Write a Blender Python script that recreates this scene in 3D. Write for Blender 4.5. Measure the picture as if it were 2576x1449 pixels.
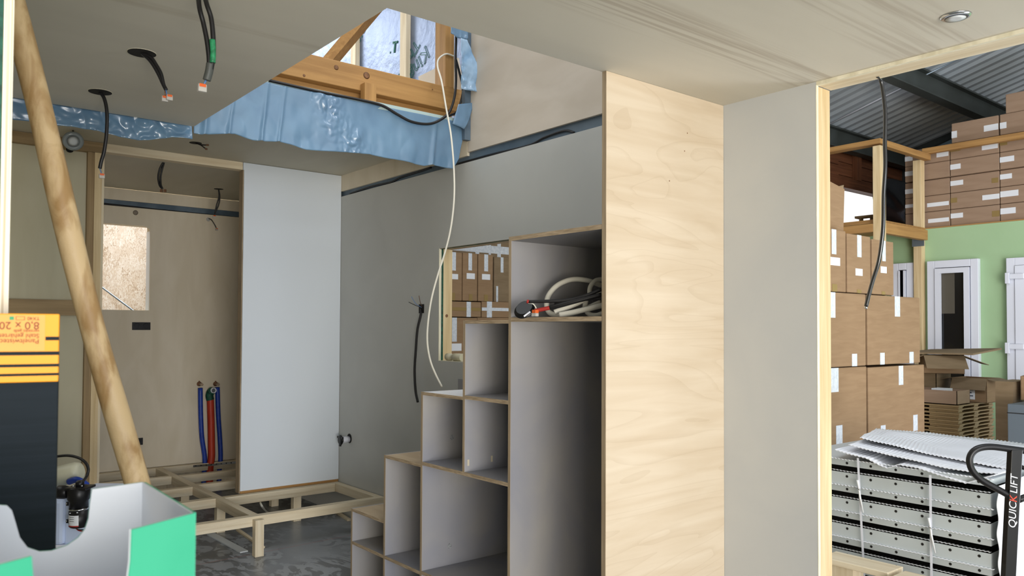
import bpy, bmesh, math, random
from mathutils import Vector, Matrix, noise
random.seed(7)
SC = bpy.context.scene
for o in list(bpy.data.objects): bpy.data.objects.remove(o)
COL = SC.collection

# ------------------------------------------------------------------ camera
F, CX, CY = 1986.4, 1288.0, 778.8           # focal length and principal point for the 2576 x 1449 frame
yaw, pitch, roll = 0.887634, 0.0242, 0.0045875
EYE = Vector((0, 0, 1.107))
_f = Vector((-math.sin(yaw)*math.cos(pitch), math.cos(yaw)*math.cos(pitch), math.sin(pitch)))
_r = Vector((math.cos(yaw), math.sin(yaw), 0)); _u = _r.cross(_f)
AR = math.cos(roll)*_r + math.sin(roll)*_u
AU = -math.sin(roll)*_r + math.cos(roll)*_u
AF = _f
cd = bpy.data.cameras.new('camera'); cam = bpy.data.objects.new('camera', cd); COL.objects.link(cam)
cd.sensor_width = 36.0; cd.lens = 36.0*F/2576
cd.shift_y = (CY-724.5)/2576
cd.clip_start = 0.02; cd.clip_end = 200
cam.matrix_world = Matrix(((AR.x, AU.x, -AF.x, EYE.x), (AR.y, AU.y, -AF.y, EYE.y), (AR.z, AU.z, -AF.z, EYE.z), (0, 0, 0, 1)))
cd.dof.use_dof = True; cd.dof.focus_distance = 3.4; cd.dof.aperture_fstop = 13.0
SC.camera = cam

# ------------------------------------------------------------------ light
def lin(h):
    h = h.lstrip('#'); c = [int(h[i:i+2], 16)/255 for i in (0, 2, 4)]
    return tuple((v/12.92 if v <= .04045 else ((v+.055)/1.055)**2.4) for v in c)
W = bpy.data.worlds.new('hall_daylight'); SC.world = W; W.use_nodes = True
bg = W.node_tree.nodes['Background']; bg.inputs[0].default_value = (*lin('#f1f3f3'), 1); bg.inputs[1].default_value = 1.05
def area(name, loc, target, sx, sy, power, col):
    d = bpy.data.lights.new(name, 'AREA'); d.shape = 'RECTANGLE'; d.size = sx; d.size_y = sy; d.energy = power; d.color = col
    o = bpy.data.objects.new(name, d); COL.objects.link(o); o.location = loc
    o.rotation_euler = (Vector(target)-Vector(loc)).to_track_quat('-Z', 'Y').to_euler()
    return o
area('hall_door_daylight', (7.0, -1.1, 1.5), (-3, -1.1, 1.3), 4.4, 3.6, 270, lin('#eef4ff'))
area('added_ceiling_fill', (4.6, -1.6, -.40), (-1.5, .6, 1.85), 3.6, 3.4, 460, lin('#fff6e6'))  # unseen fill lamp, added low down to brighten the ceiling
area('added_hall_fill', (-1.3, 2.5, 3.9), (-2.2, 5.5, 1.2), 2.6, .8, 60, lin('#f3f6ff'))  # extra lamp added above the hall; the roof has no rooflight
area('added_roof_fill', (.4, 4.6, -.40), (-1.6, 6.5, 3.4), 2.4, 2.4, 110, lin('#f1f4ff'))  # upward fill added to lift the underside of the hall roof
SC.view_settings.view_transform = 'Standard'; SC.view_settings.look = 'None'
SC.view_settings.gamma = 1; SC.view_settings.use_curve_mapping = False
SC.view_settings.exposure = 0.42

# ------------------------------------------------------------------ measuring helpers
def ray(x, y): return (x-CX)/F*AR - (y-CY)/F*AU + AF
def at(x, y, ax, v):
    d = ray(x, y); return EYE + d*((v-EYE[ax])/d[ax])
def att(x, y, t): return EYE + ray(x, y)*t
def atp(x, y, p, n):
    d = ray(x, y); return EYE + d*((Vector(p)-EYE).dot(n)/d.dot(n))
def catmull(P, n=8):
    P = [Vector(p) for p in P]
    if len(P) < 3: return P
    Q = [P[0]*2-P[1]] + P + [P[-1]*2-P[-2]]; out = []
    for i in range(1, len(Q)-2):
        a, b, c, d = Q[i-1:i+3]
        for k in range(n):
            t = k/n
            out.append(.5*((2*b)+(c-a)*t+(2*a-5*b+4*c-d)*t*t+(3*b-a-3*c+d)*t**3))
    out.append(P[-1]); return out

# ------------------------------------------------------------------ materials
MC = {}
def mat(name, col, rough=.6, metal=0, col2=None, scale=(8, 8, 8), det=4, contrast=(.35, .65), bump=0, bscale=60, alpha=1, trans=0, spec=.4, coat=0):
    if name in MC: return MC[name]
    m = bpy.data.materials.new(name); m.use_nodes = True; nt = m.node_tree; b = nt.nodes['Principled BSDF']
    b.inputs['Base Color'].default_value = (*lin(col), 1); b.inputs['Roughness'].default_value = rough; b.inputs['Metallic'].default_value = metal
    b.inputs['Specular IOR Level'].default_value = spec; b.inputs['Alpha'].default_value = alpha
    b.inputs['Transmission Weight'].default_value = trans; b.inputs['Coat Weight'].default_value = coat
    tc = nt.nodes.new('ShaderNodeTexCoord')
    if col2:
        mp = nt.nodes.new('ShaderNodeMapping'); mp.inputs['Scale'].default_value = scale
        nz = nt.nodes.new('ShaderNodeTexNoise'); nz.inputs['Scale'].default_value = 1; nz.inputs['Detail'].default_value = det; nz.inputs['Distortion'].default_value = .6
        rp = nt.nodes.new('ShaderNodeValToRGB'); rp.color_ramp.elements[0].position, rp.color_ramp.elements[1].position = contrast
        rp.color_ramp.elements[0].color = (*lin(col), 1); rp.color_ramp.elements[1].color = (*lin(col2), 1)
        nt.links.new(tc.outputs['Object'], mp.inputs[0]); nt.links.new(mp.outputs[0], nz.inputs['Vector'])
        nt.links.new(nz.outputs['Fac'], rp.inputs[0]); nt.links.new(rp.outputs[0], b.inputs['Base Color'])
    if bump:
        n2 = nt.nodes.new('ShaderNodeTexNoise'); n2.inputs['Scale'].default_value = bscale; n2.inputs['Detail'].default_value = 3
        bp = nt.nodes.new('ShaderNodeBump'); bp.inputs['Strength'].default_value = bump; bp.inputs['Distance'].default_value = .01
        nt.links.new(tc.outputs['Object'], n2.inputs['Vector']); nt.links.new(n2.outputs['Fac'], bp.inputs['Height']); nt.links.new(bp.outputs[0], b.inputs['Normal'])
    MC[name] = m; return m
def wood(kind, axis):
    cs = {'pine': ('#c9ae80', '#e2cda4'), 'pineo': ('#9a7242', '#b68c54'), 'pined': ('#8a7350', '#a68d66'), 'pale': ('#d3c1a0', '#e8dcc2'), 'brown': ('#5a3520', '#7a4c30')}[kind]
    s = [46, 46, 46]; s[axis] = 2.4
    return mat(kind+'_'+'xyz'[axis], cs[0], .62, col2=cs[1], scale=tuple(s), det=5, contrast=(.3, .7), bump=.08, bscale=90)
def nodes_of(m): return m.node_tree.nodes, m.node_tree.links

def ply_mat(name, c1, c2, scale, ring=None, band=None, rough=.62, spots=None):
    """birch plywood: long soft grain, optional cathedral rings, optional stain bands (axis, lo, hi, colour)"""
    m = mat(name, c1, rough, col2=c2, scale=scale, det=6, contrast=(.32, .7)); n, l = nodes_of(m)
    b = n['Principled BSDF']; src = b.inputs['Base Color'].links[0].from_socket; tc = [x for x in n if x.type == 'TEX_COORD'][0]
    if ring:
        mp = n.new('ShaderNodeMapping'); mp.inputs['Scale'].default_value = ring
        nz = n.new('ShaderNodeTexNoise'); nz.inputs['Scale'].default_value = 1; nz.inputs['Detail'].default_value = 2.5; nz.inputs['Distortion'].default_value = 1.0
        mu = n.new('ShaderNodeMath'); mu.operation = 'MULTIPLY'; mu.inputs[1].default_value = 12
        fr = n.new('ShaderNodeMath'); fr.operation = 'FRACT'
        rp = n.new('ShaderNodeValToRGB'); rp.color_ramp.elements[0].position = 0; rp.color_ramp.elements[0].color = (.74, .68, .60, 1)
        rp.color_ramp.elements[1].position = .22; rp.color_ramp.elements[1].color = (1, 1, 1, 1)
        mx = n.new('ShaderNodeMix'); mx.data_type = 'RGBA'; mx.blend_type = 'MULTIPLY'; mx.inputs[0].default_value = .26
        l.new(tc.outputs['Object'], mp.inputs[0]); l.new(mp.outputs[0], nz.inputs['Vector']); l.new(nz.outputs['Fac'], mu.inputs[0]); l.new(mu.outputs[0], fr.inputs[0])
        l.new(fr.outputs[0], rp.inputs[0]); l.new(src, mx.inputs[6]); l.new(rp.outputs[0], mx.inputs[7]); src = mx.outputs[2]
    for (ax, lo, hi, col, streak, amt, ylo, yhi) in (band or []):
        sp = n.new('ShaderNodeSeparateXYZ'); l.new(tc.outputs['Object'], sp.inputs[0])
        mr = n.new('ShaderNodeMapRange'); mr.interpolation_type = 'SMOOTHSTEP'
        a = n.new('ShaderNodeMath'); a.operation = 'SUBTRACT'; a.inputs[1].default_value = (lo+hi)/2; l.new(sp.outputs[ax], a.inputs[0])
        ab = n.new('ShaderNodeMath'); ab.operation = 'ABSOLUTE'; l.new(a.outputs[0], ab.inputs[0])
        w = (hi-lo)/2; mr.inputs[1].default_value = w; mr.inputs[2].default_value = w*.35; mr.inputs[3].default_value = 0; mr.inputs[4].default_value = 1
        l.new(ab.outputs[0], mr.inputs[0])
        mp = n.new('ShaderNodeMapping'); mp.inputs['Scale'].default_value = streak; nz = n.new('ShaderNodeTexNoise'); nz.inputs['Scale'].default_value = 1; nz.inputs['Detail'].default_value = 3
        l.new(tc.outputs['Object'], mp.inputs[0]); l.new(mp.outputs[0], nz.inputs['Vector'])
        m2 = n.new('ShaderNodeMapRange'); m2.inputs[1].default_value = .45; m2.inputs[2].default_value = .62; l.new(nz.outputs['Fac'], m2.inputs[0])
        pr = n.new('ShaderNodeMath'); pr.operation = 'MULTIPLY'; l.new(mr.outputs[0], pr.inputs[0]); l.new(m2.outputs[0], pr.inputs[1])
        ya = n.new('ShaderNodeMapRange'); ya.interpolation_type = 'SMOOTHSTEP'; oth = 1 if ax == 0 else 0
        ya.inputs[1].default_value = ylo; ya.inputs[2].default_value = yhi; l.new(sp.outputs[oth], ya.inputs[0])
        p2 = n.new('ShaderNodeMath'); p2.operation = 'MULTIPLY'; l.new(pr.outputs[0], p2.inputs[0]); l.new(ya.outputs[0], p2.inputs[1])
        p3 = n.new('ShaderNodeMath'); p3.operation = 'MULTIPLY'; p3.inputs[1].default_value = amt; l.new(p2.outputs[0], p3.inputs[0])
        mx = n.new('ShaderNodeMix'); mx.data_type = 'RGBA'; mx.inputs[7].default_value = (*lin(col), 1)
        l.new(p3.outputs[0], mx.inputs[0]); l.new(src, mx.inputs[6]); src = mx.outputs[2]
    l.new(src, b.inputs['Base Color']); return m

M_CEIL = ply_mat('ceiling_ply', '#cdc8ba', '#d4cfc1', (5, 1.0, 5), band=[(0, -1.36, -1.14, '#8a7660', (70, 1.6, 8), .38, .9, 1.3), (0, -1.06, -.74, '#8a7660', (50, 1.5, 8), .32, 1.2, 1.7), (0, -2.05, -1.90, '#97886a', (16, 1.0, 8), .35, -.2, .1)])
M_CEIL2 = ply_mat('far_ceiling_ply', '#bdb7a5', '#c6c0ae', (2, 5, 5))
M_GREY = mat('grey_wall_paint', '#bcbdb9', .55, col2='#c1c2be', scale=(3, 3, 3))
M_GREYP = mat('grey_panel_paint', '#bcbfc0', .5, col2='#c2c4c3', scale=(3, 3, 3))
M_WHITE = mat('white_laminate', '#dde5ed', .28, spec=.5)
M_PLY = ply_mat('birch_panel', '#c8b69c', '#d4c5ae', (6, 2.2, 22), ring=(1.2, .7, 4.2))
M_PLYW = ply_mat('upper_wall_ply', '#c9bdac', '#d5cabb', (3, 5, 9))
M_PLYB = ply_mat('bath_ply', '#d8ccb4', '#e2d7c2', (9, 9, 2.5))
M_PLYG = ply_mat('recess_ply', '#b9b296', '#c6c0a6', (6, 8, 1.6))
M_EDGE = mat('ply_edge', '#8f7d64', .7, col2='#b5a186', scale=(20, 20, 260), det=2)
M_EDGEV = mat('ply_edge_upright', '#8f7d64', .7, col2='#a8967c', scale=(300, 30, 8), det=2)
M_EDGEC = mat('cream_ply_edge', '#d9d2b8', .7, col2='#efe9d3', scale=(30, 300, 12), det=2)
M_STAIR = mat('grey_glaze', '#8e8f97', .5, col2='#a19e9b', scale=(3, 3, 2.2), det=5)
M_STEP = mat('step_ply', '#b09a7c', .55, col2='#c4b091', scale=(4, 14, 4))
M_FILM = mat('vapour_film', '#5d7c98', .24, col2='#6889a4', scale=(6, 6, 6), spec=.8, bump=.22, bscale=4)
M_MEMB = mat('blue_membrane', '#4b5c6b', .45, col2='#62727f', scale=(4, 9, 9), bump=.2, bscale=14)
M_GREENM = mat('green_membrane', '#10382c', .6, col2='#1c5a46', scale=(60, 60, 60))
M_FOIL = mat('silver_foil', '#74839e', .5, .7, col2='#8592aa', scale=(5, 5, 5), bump=.4, bscale=22)
M_BLK = mat('black_plastic', '#151517', .38)
M_BLKC = mat('black_cable', '#1b1a1b', .42)
M_WHC = mat('white_cable', '#d8d4c6', .45)
M_CARD = mat('cardboard', '#8a6f52', .8, col2='#93785a', scale=(5, 5, 40), det=3)
M_CARDD = mat('cardboard_dull', '#7d6a50', .8, col2='#87745a', scale=(5, 5, 30), det=3)
M_CARDP = mat('cardboard_pinkish', '#937a64', .8, col2='#9b826c', scale=(5, 5, 30), det=3)
M_TAPE = mat('clear_white_tape', '#c2c9d2', .3, col2='#d9dee4', scale=(60, 60, 60))
M_TAPEB = mat('brown_tape', '#8d7648', .35)
M_LABEL = mat('paper_label', '#dfe2e6', .6)
M_INK = mat('printed_ink', '#555a66', .6)
M_FOAM = mat('foam_sheet', '#dfe2e8', .55, spec=.3)
M_TRAY = mat('grey_sheet_metal', '#b9c1c3', .42, .0, col2='#c0c7c9', scale=(3, 3, 3))
M_DARK = mat('dark_void', '#1a1816', .8)
M_GREEN = mat('green_wall_paint', '#9fbd92', .7, col2='#a7c49a', scale=(2, 2, 2))
M_UPVC = mat('white_window_plastic', '#dfe2ec', .3)
M_GLASS = mat('dark_window_glass', '#0d1014', .08, spec=.6)
M_STEEL = mat('galvanised_steel', '#8795a0', .4, .6)
M_BLUEP = mat('blue_pipe_sleeve', '#1c3a97', .4, col2='#2748a8', scale=(30, 30, 30))
M_RED = mat('orange_red_sleeve', '#b5361d', .45, col2='#c4432a', scale=(10, 10, 4))
M_CHROME = mat('chrome', '#c9ccd0', .15, 1)
M_BRASS = mat('brass_fitting', '#8a6650', .4, .5)
M_ORANGE = mat('orange_lever', '#d8622a', .4)
M_CLEAR = mat('clear_connector', '#c9c6c0', .25, alpha=.75)
M_BLUEW = mat('blue_wire', '#5a7fb0', .5)
M_REDW = mat('red_wire', '#a02a24', .5)
M_LENS = mat('frosted_lens', '#d5dadd', .35)

# ------------------------------------------------------------------ mesh helpers
class MB:
    def __init__(s): s.bm = bmesh.new()
    def box(s, a, b):
        x0, x1 = sorted((a[0], b[0])); y0, y1 = sorted((a[1], b[1])); z0, z1 = sorted((a[2], b[2]))
        return s.hexa([(x0, y0, z0), (x1, y0, z0), (x1, y1, z0), (x0, y1, z0), (x0, y0, z1), (x1, y0, z1), (x1, y1, z1), (x0, y1, z1)])
    def hexa(s, P):
        v = [s.bm.verts.new(p) for p in P]
        for f in ((3, 2, 1, 0), (4, 5, 6, 7), (0, 1, 5, 4), (1, 2, 6, 5), (2, 3, 7, 6), (3, 0, 4, 7)): s.bm.faces.new([v[i] for i in f])
        return s
    def obox(s, c, ax, ay, az):
        """box centred at c with half-extent vectors"""
        c, ax, ay, az = map(Vector, (c, ax, ay, az))
        return s.hexa([c-ax-ay-az, c+ax-ay-az, c+ax+ay-az, c-ax+ay-az, c-ax-ay+az, c+ax-ay+az, c+ax+ay+az, c-ax+ay+az])
    def bar(s, p, q, w, h, up=(0, 0, 1)):
        """square-edged batten from p to q, w wide, h high"""
        p, q = Vector(p), Vector(q); d = (q-p); side = d.cross(Vector(up)).normalized(); u = side.cross(d).normalized()
        return s.obox((p+q)/2, d/2, side*w/2, u*h/2)
    def tube(s, pts, r, seg=10, cap=True):
        P = [Vector(p) for p in pts]; rings = []; n = None
        R = r if isinstance(r, (list, tuple)) else [r]*len(P)
        for i, p in enumerate(P):
            t = (P[min(i+1, len(P)-1)]-P[max(i-1, 0)]).normalized()
            if n is None: n = t.orthogonal().normalized()
            n = (n-t*n.dot(t)).normalized(); b = t.cross(n)
            rings.append([s.bm.verts.new(p+(n*math.cos(2*math.pi*k/seg)+b*math.sin(2*math.pi*k/seg))*R[i]) for k in range(seg)])
        for a, b in zip(rings, rings[1:]):
            for k in range(seg):
                f = s.bm.faces.new((a[k], a[(k+1) % seg], b[(k+1) % seg], b[k])); f.smooth = True
        if cap: s.bm.faces.new(rings[0][::-1]); s.bm.faces.new(rings[-1])
        return s
    def lathe(s, prof, c, axis, seg=28):
        """prof: (radius, distance along axis)"""
        c = Vector(c); a = Vector(axis).normalized(); n = a.orthogonal().normalized(); b = a.cross(n); rings = []
        for (r, h) in prof:
            rings.append([s.bm.verts.new(c+a*h+(n*math.cos(2*math.pi*k/seg)+b*math.sin(2*math.pi*k/seg))*max(r, 1e-5)) for k in range(seg)])
        for p, q in zip(rings, rings[1:]):
            for k in range(seg):
                f = s.bm.faces.new((p[k], p[(k+1) % seg], q[(k+1) % seg], q[k])); f.smooth = True
        s.bm.faces.new(rings[0][::-1]); s.bm.faces.new(rings[-1]); return s
    def prism(s, poly, off):
        off = Vector(off); A = [s.bm.verts.new(p) for p in poly]; B = [s.bm.verts.new(Vector(p)+off) for p in poly]; n = len(A)
        s.bm.faces.new(A[::-1]); s.bm.faces.new(B)
        for i in range(n): s.bm.faces.new((A[i], A[(i+1) % n], B[(i+1) % n], B[i]))
        return s
    def sheet(s, top, bot, nu, nv, fn=None, thick=.0012, nrm=(1, 0, 0)):
        """grid between two polylines; fn(u, v, p) displaces; closed with a thin back"""
        def samp(pl, u):
            L = [0]
            for a, b in zip(pl, pl[1:]): L.append(L[-1]+(b-a).length)
            d = u*L[-1]
            for i in range(len(pl)-1):
                if d <= L[i+1] or i == len(pl)-2:
                    k = (d-L[i])/max(1e-9, L[i+1]-L[i]); return pl[i].lerp(pl[i+1], k)
        nrm = Vector(nrm); top = [Vector(p) for p in top]; bot = [Vector(p) for p in bot]
        T = [samp(top, i/nu) for i in range(nu+1)]; B = [samp(bot, i/nu) for i in range(nu+1)]; G = []; H = []
        for i in range(nu+1):
            g = []; h = []
            for j in range(nv+1):
                p = T[i].lerp(B[i], j/nv)
                if fn: p = fn(i/nu, j/nv, p)
                g.append(s.bm.verts.new(p)); h.append(s.bm.verts.new(p-nrm*thick))
            G.append(g); H.append(h)
        for i in range(nu):
            for j in range(nv):
                for K, o in ((G, 1), (H, -1)):
                    q = [K[i][j], K[i+1][j], K[i+1][j+1], K[i][j+1]]
                    f = s.bm.faces.new(q[::o]); f.smooth = True
        def rim(a, b, c, d): s.bm.faces.new((a, b, c, d))
        for i in range(nu):
            rim(G[i][0], H[i][0], H[i+1][0], G[i+1][0]); rim(G[i+1][nv], H[i+1][nv], H[i][nv], G[i][nv])
        for j in range(nv):
            rim(G[0][j+1], H[0][j+1], H[0][j], G[0][j]); rim(G[nu][j], H[nu][j], H[nu][j+1], G[nu][j+1])
        return s
    def build(s, name, m, parent=None, bevel=0, **props):
        bmesh.ops.recalc_face_normals(s.bm, faces=s.bm.faces)
        loc = Vector((0, 0, 0)); p = parent
        while p is not None: loc = loc+p.location; p = p.parent
        own = Vector((0, 0, 0))
        if parent is None and s.bm.verts:
            own = Vector((sum(v.co.x for v in s.bm.verts), sum(v.co.y for v in s.bm.verts), 0))/len(s.bm.verts); own.z = min(v.co.z for v in s.bm.verts)
            if props.get('kind') == 'structure': own = Vector((0, 0, 0))
        for v in s.bm.verts: v.co -= loc+own
        me = bpy.data.meshes.new(name); s.bm.to_mesh(me); s.bm.free(); me.materials.append(m)
        o = bpy.data.objects.new(name, me); COL.objects.link(o); o.location = own
        if parent is not None: o.parent = parent
        if bevel:
            bv = o.modifiers.new('bevel', 'BEVEL'); bv.width = bevel; bv.segments = 2; bv.limit_method = 'ANGLE'
        for k, v in props.items():
            o[{'cat': 'category'}.get(k, k)] = v
        return o
def B(a, b): return MB().box(a, b)
def thing(name, label, cat, loc, group=None, kind=None):
    o = bpy.data.objects.new(name, None); COL.objects.link(o); o.location = loc; o.empty_display_size = .05
    o['label'] = label; o['category'] = cat
    if group: o['group'] = group
    if kind: o['kind'] = kind
    return o
def struct(name, mb, m, parent=None, label=None, **k):
    o = mb.build(name, m, parent, **({'kind': 'structure'} if parent is None else {}), **k)
    if label: o['label'] = label
    return o
def text(name, body, p, ax, ay, size, m, parent, align='LEFT', shear=0, ext=.0003, outline=0):
    """flat lettering at p, reading along ax with its tops towards ay"""
    ax = Vector(ax).normalized(); ay = Vector(ay).normalized(); az = ax.cross(ay)
    c = bpy.data.curves.new(name, 'FONT'); c.body = body; c.size = size; c.extrude = ext; c.align_x = align; c.shear = shear
    if outline: c.fill_mode = 'NONE'; c.bevel_depth = outline; c.extrude = 0
    o = bpy.data.objects.new(name, c); COL.objects.link(o)
    me = bpy.data.meshes.new_from_object(o.evaluated_get(bpy.context.evaluated_depsgraph_get())); bpy.data.objects.remove(o)
    me.materials.clear(); me.materials.append(m); o = bpy.data.objects.new(name, me); COL.objects.link(o)
    loc = Vector((0, 0, 0)); q = parent
    while q is not None: loc = loc+q.location; q = q.parent
    o.parent = parent; p = Vector(p)-loc
    o.matrix_local = Matrix(((ax.x, ay.x, az.x, p.x), (ax.y, ay.y, az.y, p.y), (ax.z, ay.z, az.z, p.z), (0, 0, 0, 1)))
    return o

# ================================================================== THE SMALL HOUSE: shell
XB, XP, YA, ZN, ZF = -5.51, -4.345, 2.2, 1.855, 2.028     # bath back wall, partition, right wall, near and far ceiling
# floor: worn dark screed with a pink chalk line and pale scuffs
fm = mat('worn_floor', '#868c92', .33, col2='#9a9fa5', scale=(2, 2, 2), det=5); n, l = nodes_of(fm)
b = n['Principled BSDF']; src = b.inputs['Base Color'].links[0].from_socket; tc = [x for x in n if x.type == 'TEX_COORD'][0]
mp = n.new('ShaderNodeMapping'); mp.inputs['Scale'].default_value = (5, 9, 1); mp.inputs['Rotation'].default_value = (0, 0, .3)
wv = n.new('ShaderNodeTexNoise'); wv.inputs['Scale'].default_value = 1; wv.inputs['Detail'].default_value = 6; wv.inputs['Distortion'].default_value = 2.2
r1 = n.new('ShaderNodeValToRGB'); r1.color_ramp.elements[0].position = .48; r1.color_ramp.elements[1].position = .53; r1.color_ramp.elements[0].color = (0, 0, 0, 1)
big = n.new('ShaderNodeTexNoise'); big.inputs['Scale'].default_value = 1.3
r2 = n.new('ShaderNodeMapRange'); r2.inputs[1].default_value = .38; r2.inputs[2].default_value = .5
mm = n.new('ShaderNodeMath'); mm.operation = 'MULTIPLY'; m9 = n.new('ShaderNodeMath'); m9.operation = 'MULTIPLY'; m9.inputs[1].default_value = .62
mx = n.new('ShaderNodeMix'); mx.data_type = 'RGBA'; mx.inputs[7].default_value = (*lin('#303436'), 1)
l.new(tc.outputs['Object'], mp.inputs[0]); l.new(mp.outputs[0], wv.inputs['Vector']); l.new(wv.outputs['Fac'], r1.inputs[0]); l.new(tc.outputs['Object'], big.inputs['Vector'])
l.new(big.outputs['Fac'], r2.inputs[0]); l.new(r1.outputs[0], mm.inputs[0]); l.new(r2.outputs[0], mm.inputs[1]); l.new(mm.outputs[0], m9.inputs[0]); l.new(m9.outputs[0], mx.inputs[0]); l.new(src, mx.inputs[6])
pa, pb = at(500, 1420, 2, 0), at(880, 1347, 2, 0); dn = Vector((-(pb-pa).y, (pb-pa).x, 0)).normalized()
dt = n.new('ShaderNodeVectorMath'); dt.operation = 'DOT_PRODUCT'; dt.inputs[1].default_value = dn; l.new(tc.outputs['Object'], dt.inputs[0])
sb = n.new('ShaderNodeMath'); sb.operation = 'SUBTRACT'; sb.inputs[1].default_value = pa.dot(dn); l.new(dt.outputs['Value'], sb.inputs[0])
ab = n.new('ShaderNodeMath'); ab.operation = 'ABSOLUTE'; l.new(sb.outputs[0], ab.inputs[0])
lt = n.new('ShaderNodeMath'); lt.operation = 'LESS_THAN'; lt.inputs[1].default_value = .004; l.new(ab.outputs[0], lt.inputs[0])
m8 = n.new('ShaderNodeMath'); m8.operation = 'MULTIPLY'; m8.inputs[1].default_value = .55; l.new(lt.outputs[0], m8.inputs[0])
mx2 = n.new('ShaderNodeMix'); mx2.data_type = 'RGBA'; mx2.inputs[7].default_value = (*lin('#a06a66'), 1)
l.new(m8.outputs[0], mx2.inputs[0]); l.new(mx.outputs[2], mx2.inputs[6]); l.new(mx2.outputs[2], b.inputs['Base Color'])
struct('floor', B((-5.6, .02, -.12), (1.3, 2.285, 0)), fm)

# near ceiling, with the stair hole cut out of it
poly = [(-3.02, .02), (1.3, .02), (1.3, 2.2), (-1.6045, 2.2), (-1.6045, .925), (-3.02, .925)]
struct('ceiling', MB().prism([(x, y, ZN) for x, y in poly], (0, 0, .12)), M_CEIL)
struct('ceiling', B((XP-.05, .11, ZF), (-3.06, 2.2, ZF+.04)), M_CEIL2)
struct('ceiling', B((XB, .11, 1.996), (XP-.055, 2.2, 2.03)), M_CEIL2)

# wall_right: the long wall behind the stairs
wx0, wz0, wz1, wx1 = -3.28, .946, 1.505, -2.42
lp = MB(); 
for a, c in (((-5.5, 0), (wx0, 1.9)), ((wx0, 0), (wx1, wz0)), ((wx0, wz1), (wx1, 1.9)), ((wx1, 0), (-1.588, 1.9))): lp.box((a[0], YA, a[1]), (c[0], YA+.013, c[1]))
wr = struct('wall_right', lp, M_GREY)
cr = MB()      # the wall's core behind the lining
for a, c in (((-5.6, 0), (wx0, 2.03)), ((wx0, 0), (wx1, wz0)), ((wx0, wz1), (wx1, 2.03)), ((wx1, 0), (-1.3, 2.03))): cr.box((a[0], YA+.018, a[1]), (c[0], YA+.075, c[1]))
struct('wall_core', cr, wood('pale', 2), wr)
g = MB().box((-5.6, YA+.013, 1.89), (-1.9, YA+.0165, 1.96)); struct('blue_membrane_strip', g, M_MEMB, wr)
g = MB().box((-1.9, YA+.013, 1.89), (-1.6, YA+.0165, 1.96)); struct('green_membrane_strip', g, M_GREENM, wr)
struct('upper_ply', B((XP, YA, 1.932), (-3.047, YA+.013, 2.028)), M_PLYB, wr)
struct('loft_ply', B((-3.043, YA, 1.948), (-1.6, YA+.013, 3.3)), M_PLYW, wr)
struct('grey_panel', B((-1.588, YA, 0), (-1.2565, YA+.012, ZN)), M_GREYP, wr)
struct('lining_edge', B((-1.2565, YA-.0005, 0), (-1.2555, YA+.012, ZN-.01)), M_EDGEC, wr)
struct('header_strip', B((-1.256, YA, ZN-.010), (1.3, YA+.012, ZN)), M_EDGEC, wr)
# window opening in the right wall
w1 = thing('window_1', 'unglazed window hole in grey wall behind the stairs', 'window', (wx0, YA, wz0), kind='structure')
B((wx0-.0008, YA-.0008, wz0), (wx0+.0012, YA+.013, wz1)).build('ply_edge', M_EDGEC, w1)
B((wx0-.0008, YA+.013, wz0), (wx0+.001, YA+.025, wz1)).build('green_seal', M_GREENM, w1)
B((wx0-.0008, YA+.025, wz0), (wx0+.0015, YA+.078, wz1)).build('stud_face', wood('pine', 2), w1)
MB().lathe([(.008, 0), (.008, .0008)], (wx0+.0015, YA+.046, 1.17), (1, 0, 0)).build('knot', mat('wood_knot', '#6b4a30', .6, col2='#8a6242', scale=(120, 120, 120)), w1)
B((wx0, YA+.003, wz1-.0015), (wx1, YA+.078, wz1+.0005)).build('head_board', M_EDGE, w1)
B((wx0, YA+.006, wz1-.0025), (wx1, YA+.02, wz1-.001)).build('head_seal', M_GREENM, w1)
B((wx0, YA+.002, wz0-.0005), (wx1, YA+.085, wz0+.002)).build('sill', M_EDGEC, w1)
# door opening in the right wall
d1 = thing('door_1', 'open doorway in the right wall framed in raw pine', 'doorway', (-1.256, YA, 0), kind='structure')
B((-1.30, YA+.0125, 0), (-1.2555, YA+.078, ZN-.012)).build('jamb', wood('pine', 2), d1, bevel=.001)
B((-1.256, YA+.0125, ZN-.010), (1.3, YA+.085, ZN+.12)).build('header', wood('pale', 0), d1)

# bath front wall: white partition, door frame, recess panel
pt = struct('wall_partition', B((XP-.002, 1.605, .203), (XP+.004, 2.198, ZF-.002)), M_WHITE)
struct('studs', B((XP-.055, 1.60, .19), (XP-.003, 2.198, ZF-.002)), M_EDGEV, pt)
struct('sole_strip', B((XP-.05, 1.606, .1885), (XP+.001, 2.198, .2028)), wood('pineo', 1), pt)
struct('header_end', B((XP-.002, 1.60, 1.985), (XP+.0035, 1.606, ZF-.002)), M_WHITE, pt)
d2 = thing('door_2', 'doorway of the bath room with pale wooden frame', 'doorway', (XP, .88, .19), kind='structure')
B((XP-.055, .9, 1.985), (XP, 1.598, ZF-.001)).build('header', wood('pale', 1), d2)
B((XP-.055, .856, .19), (XP, .889, 1.975)).build('post', wood('pine', 2), d2)
B((XP-.06, .889, .19), (XP-.002, .900, 1.985)).build('post_lining', wood('pale', 2), d2)
wl = struct('wall_recess', B((XP-.052, .115, .3), (XP-.038, .85, 1.975)), M_PLYG)
struct('top_rail', B((XP-.037, .115, 1.976), (XP, .899, ZF-.001)), wood('pined', 1), wl)
struct('mid_rail', B((XP-.037, .115, 1.162), (XP-.004, .855, 1.237)), wood('pined', 1), wl)
struct('side_batten', B((XP-.037, .826, .3), (XP-.006, .8555, 1.975)), wood('pined', 2), wl)
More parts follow.
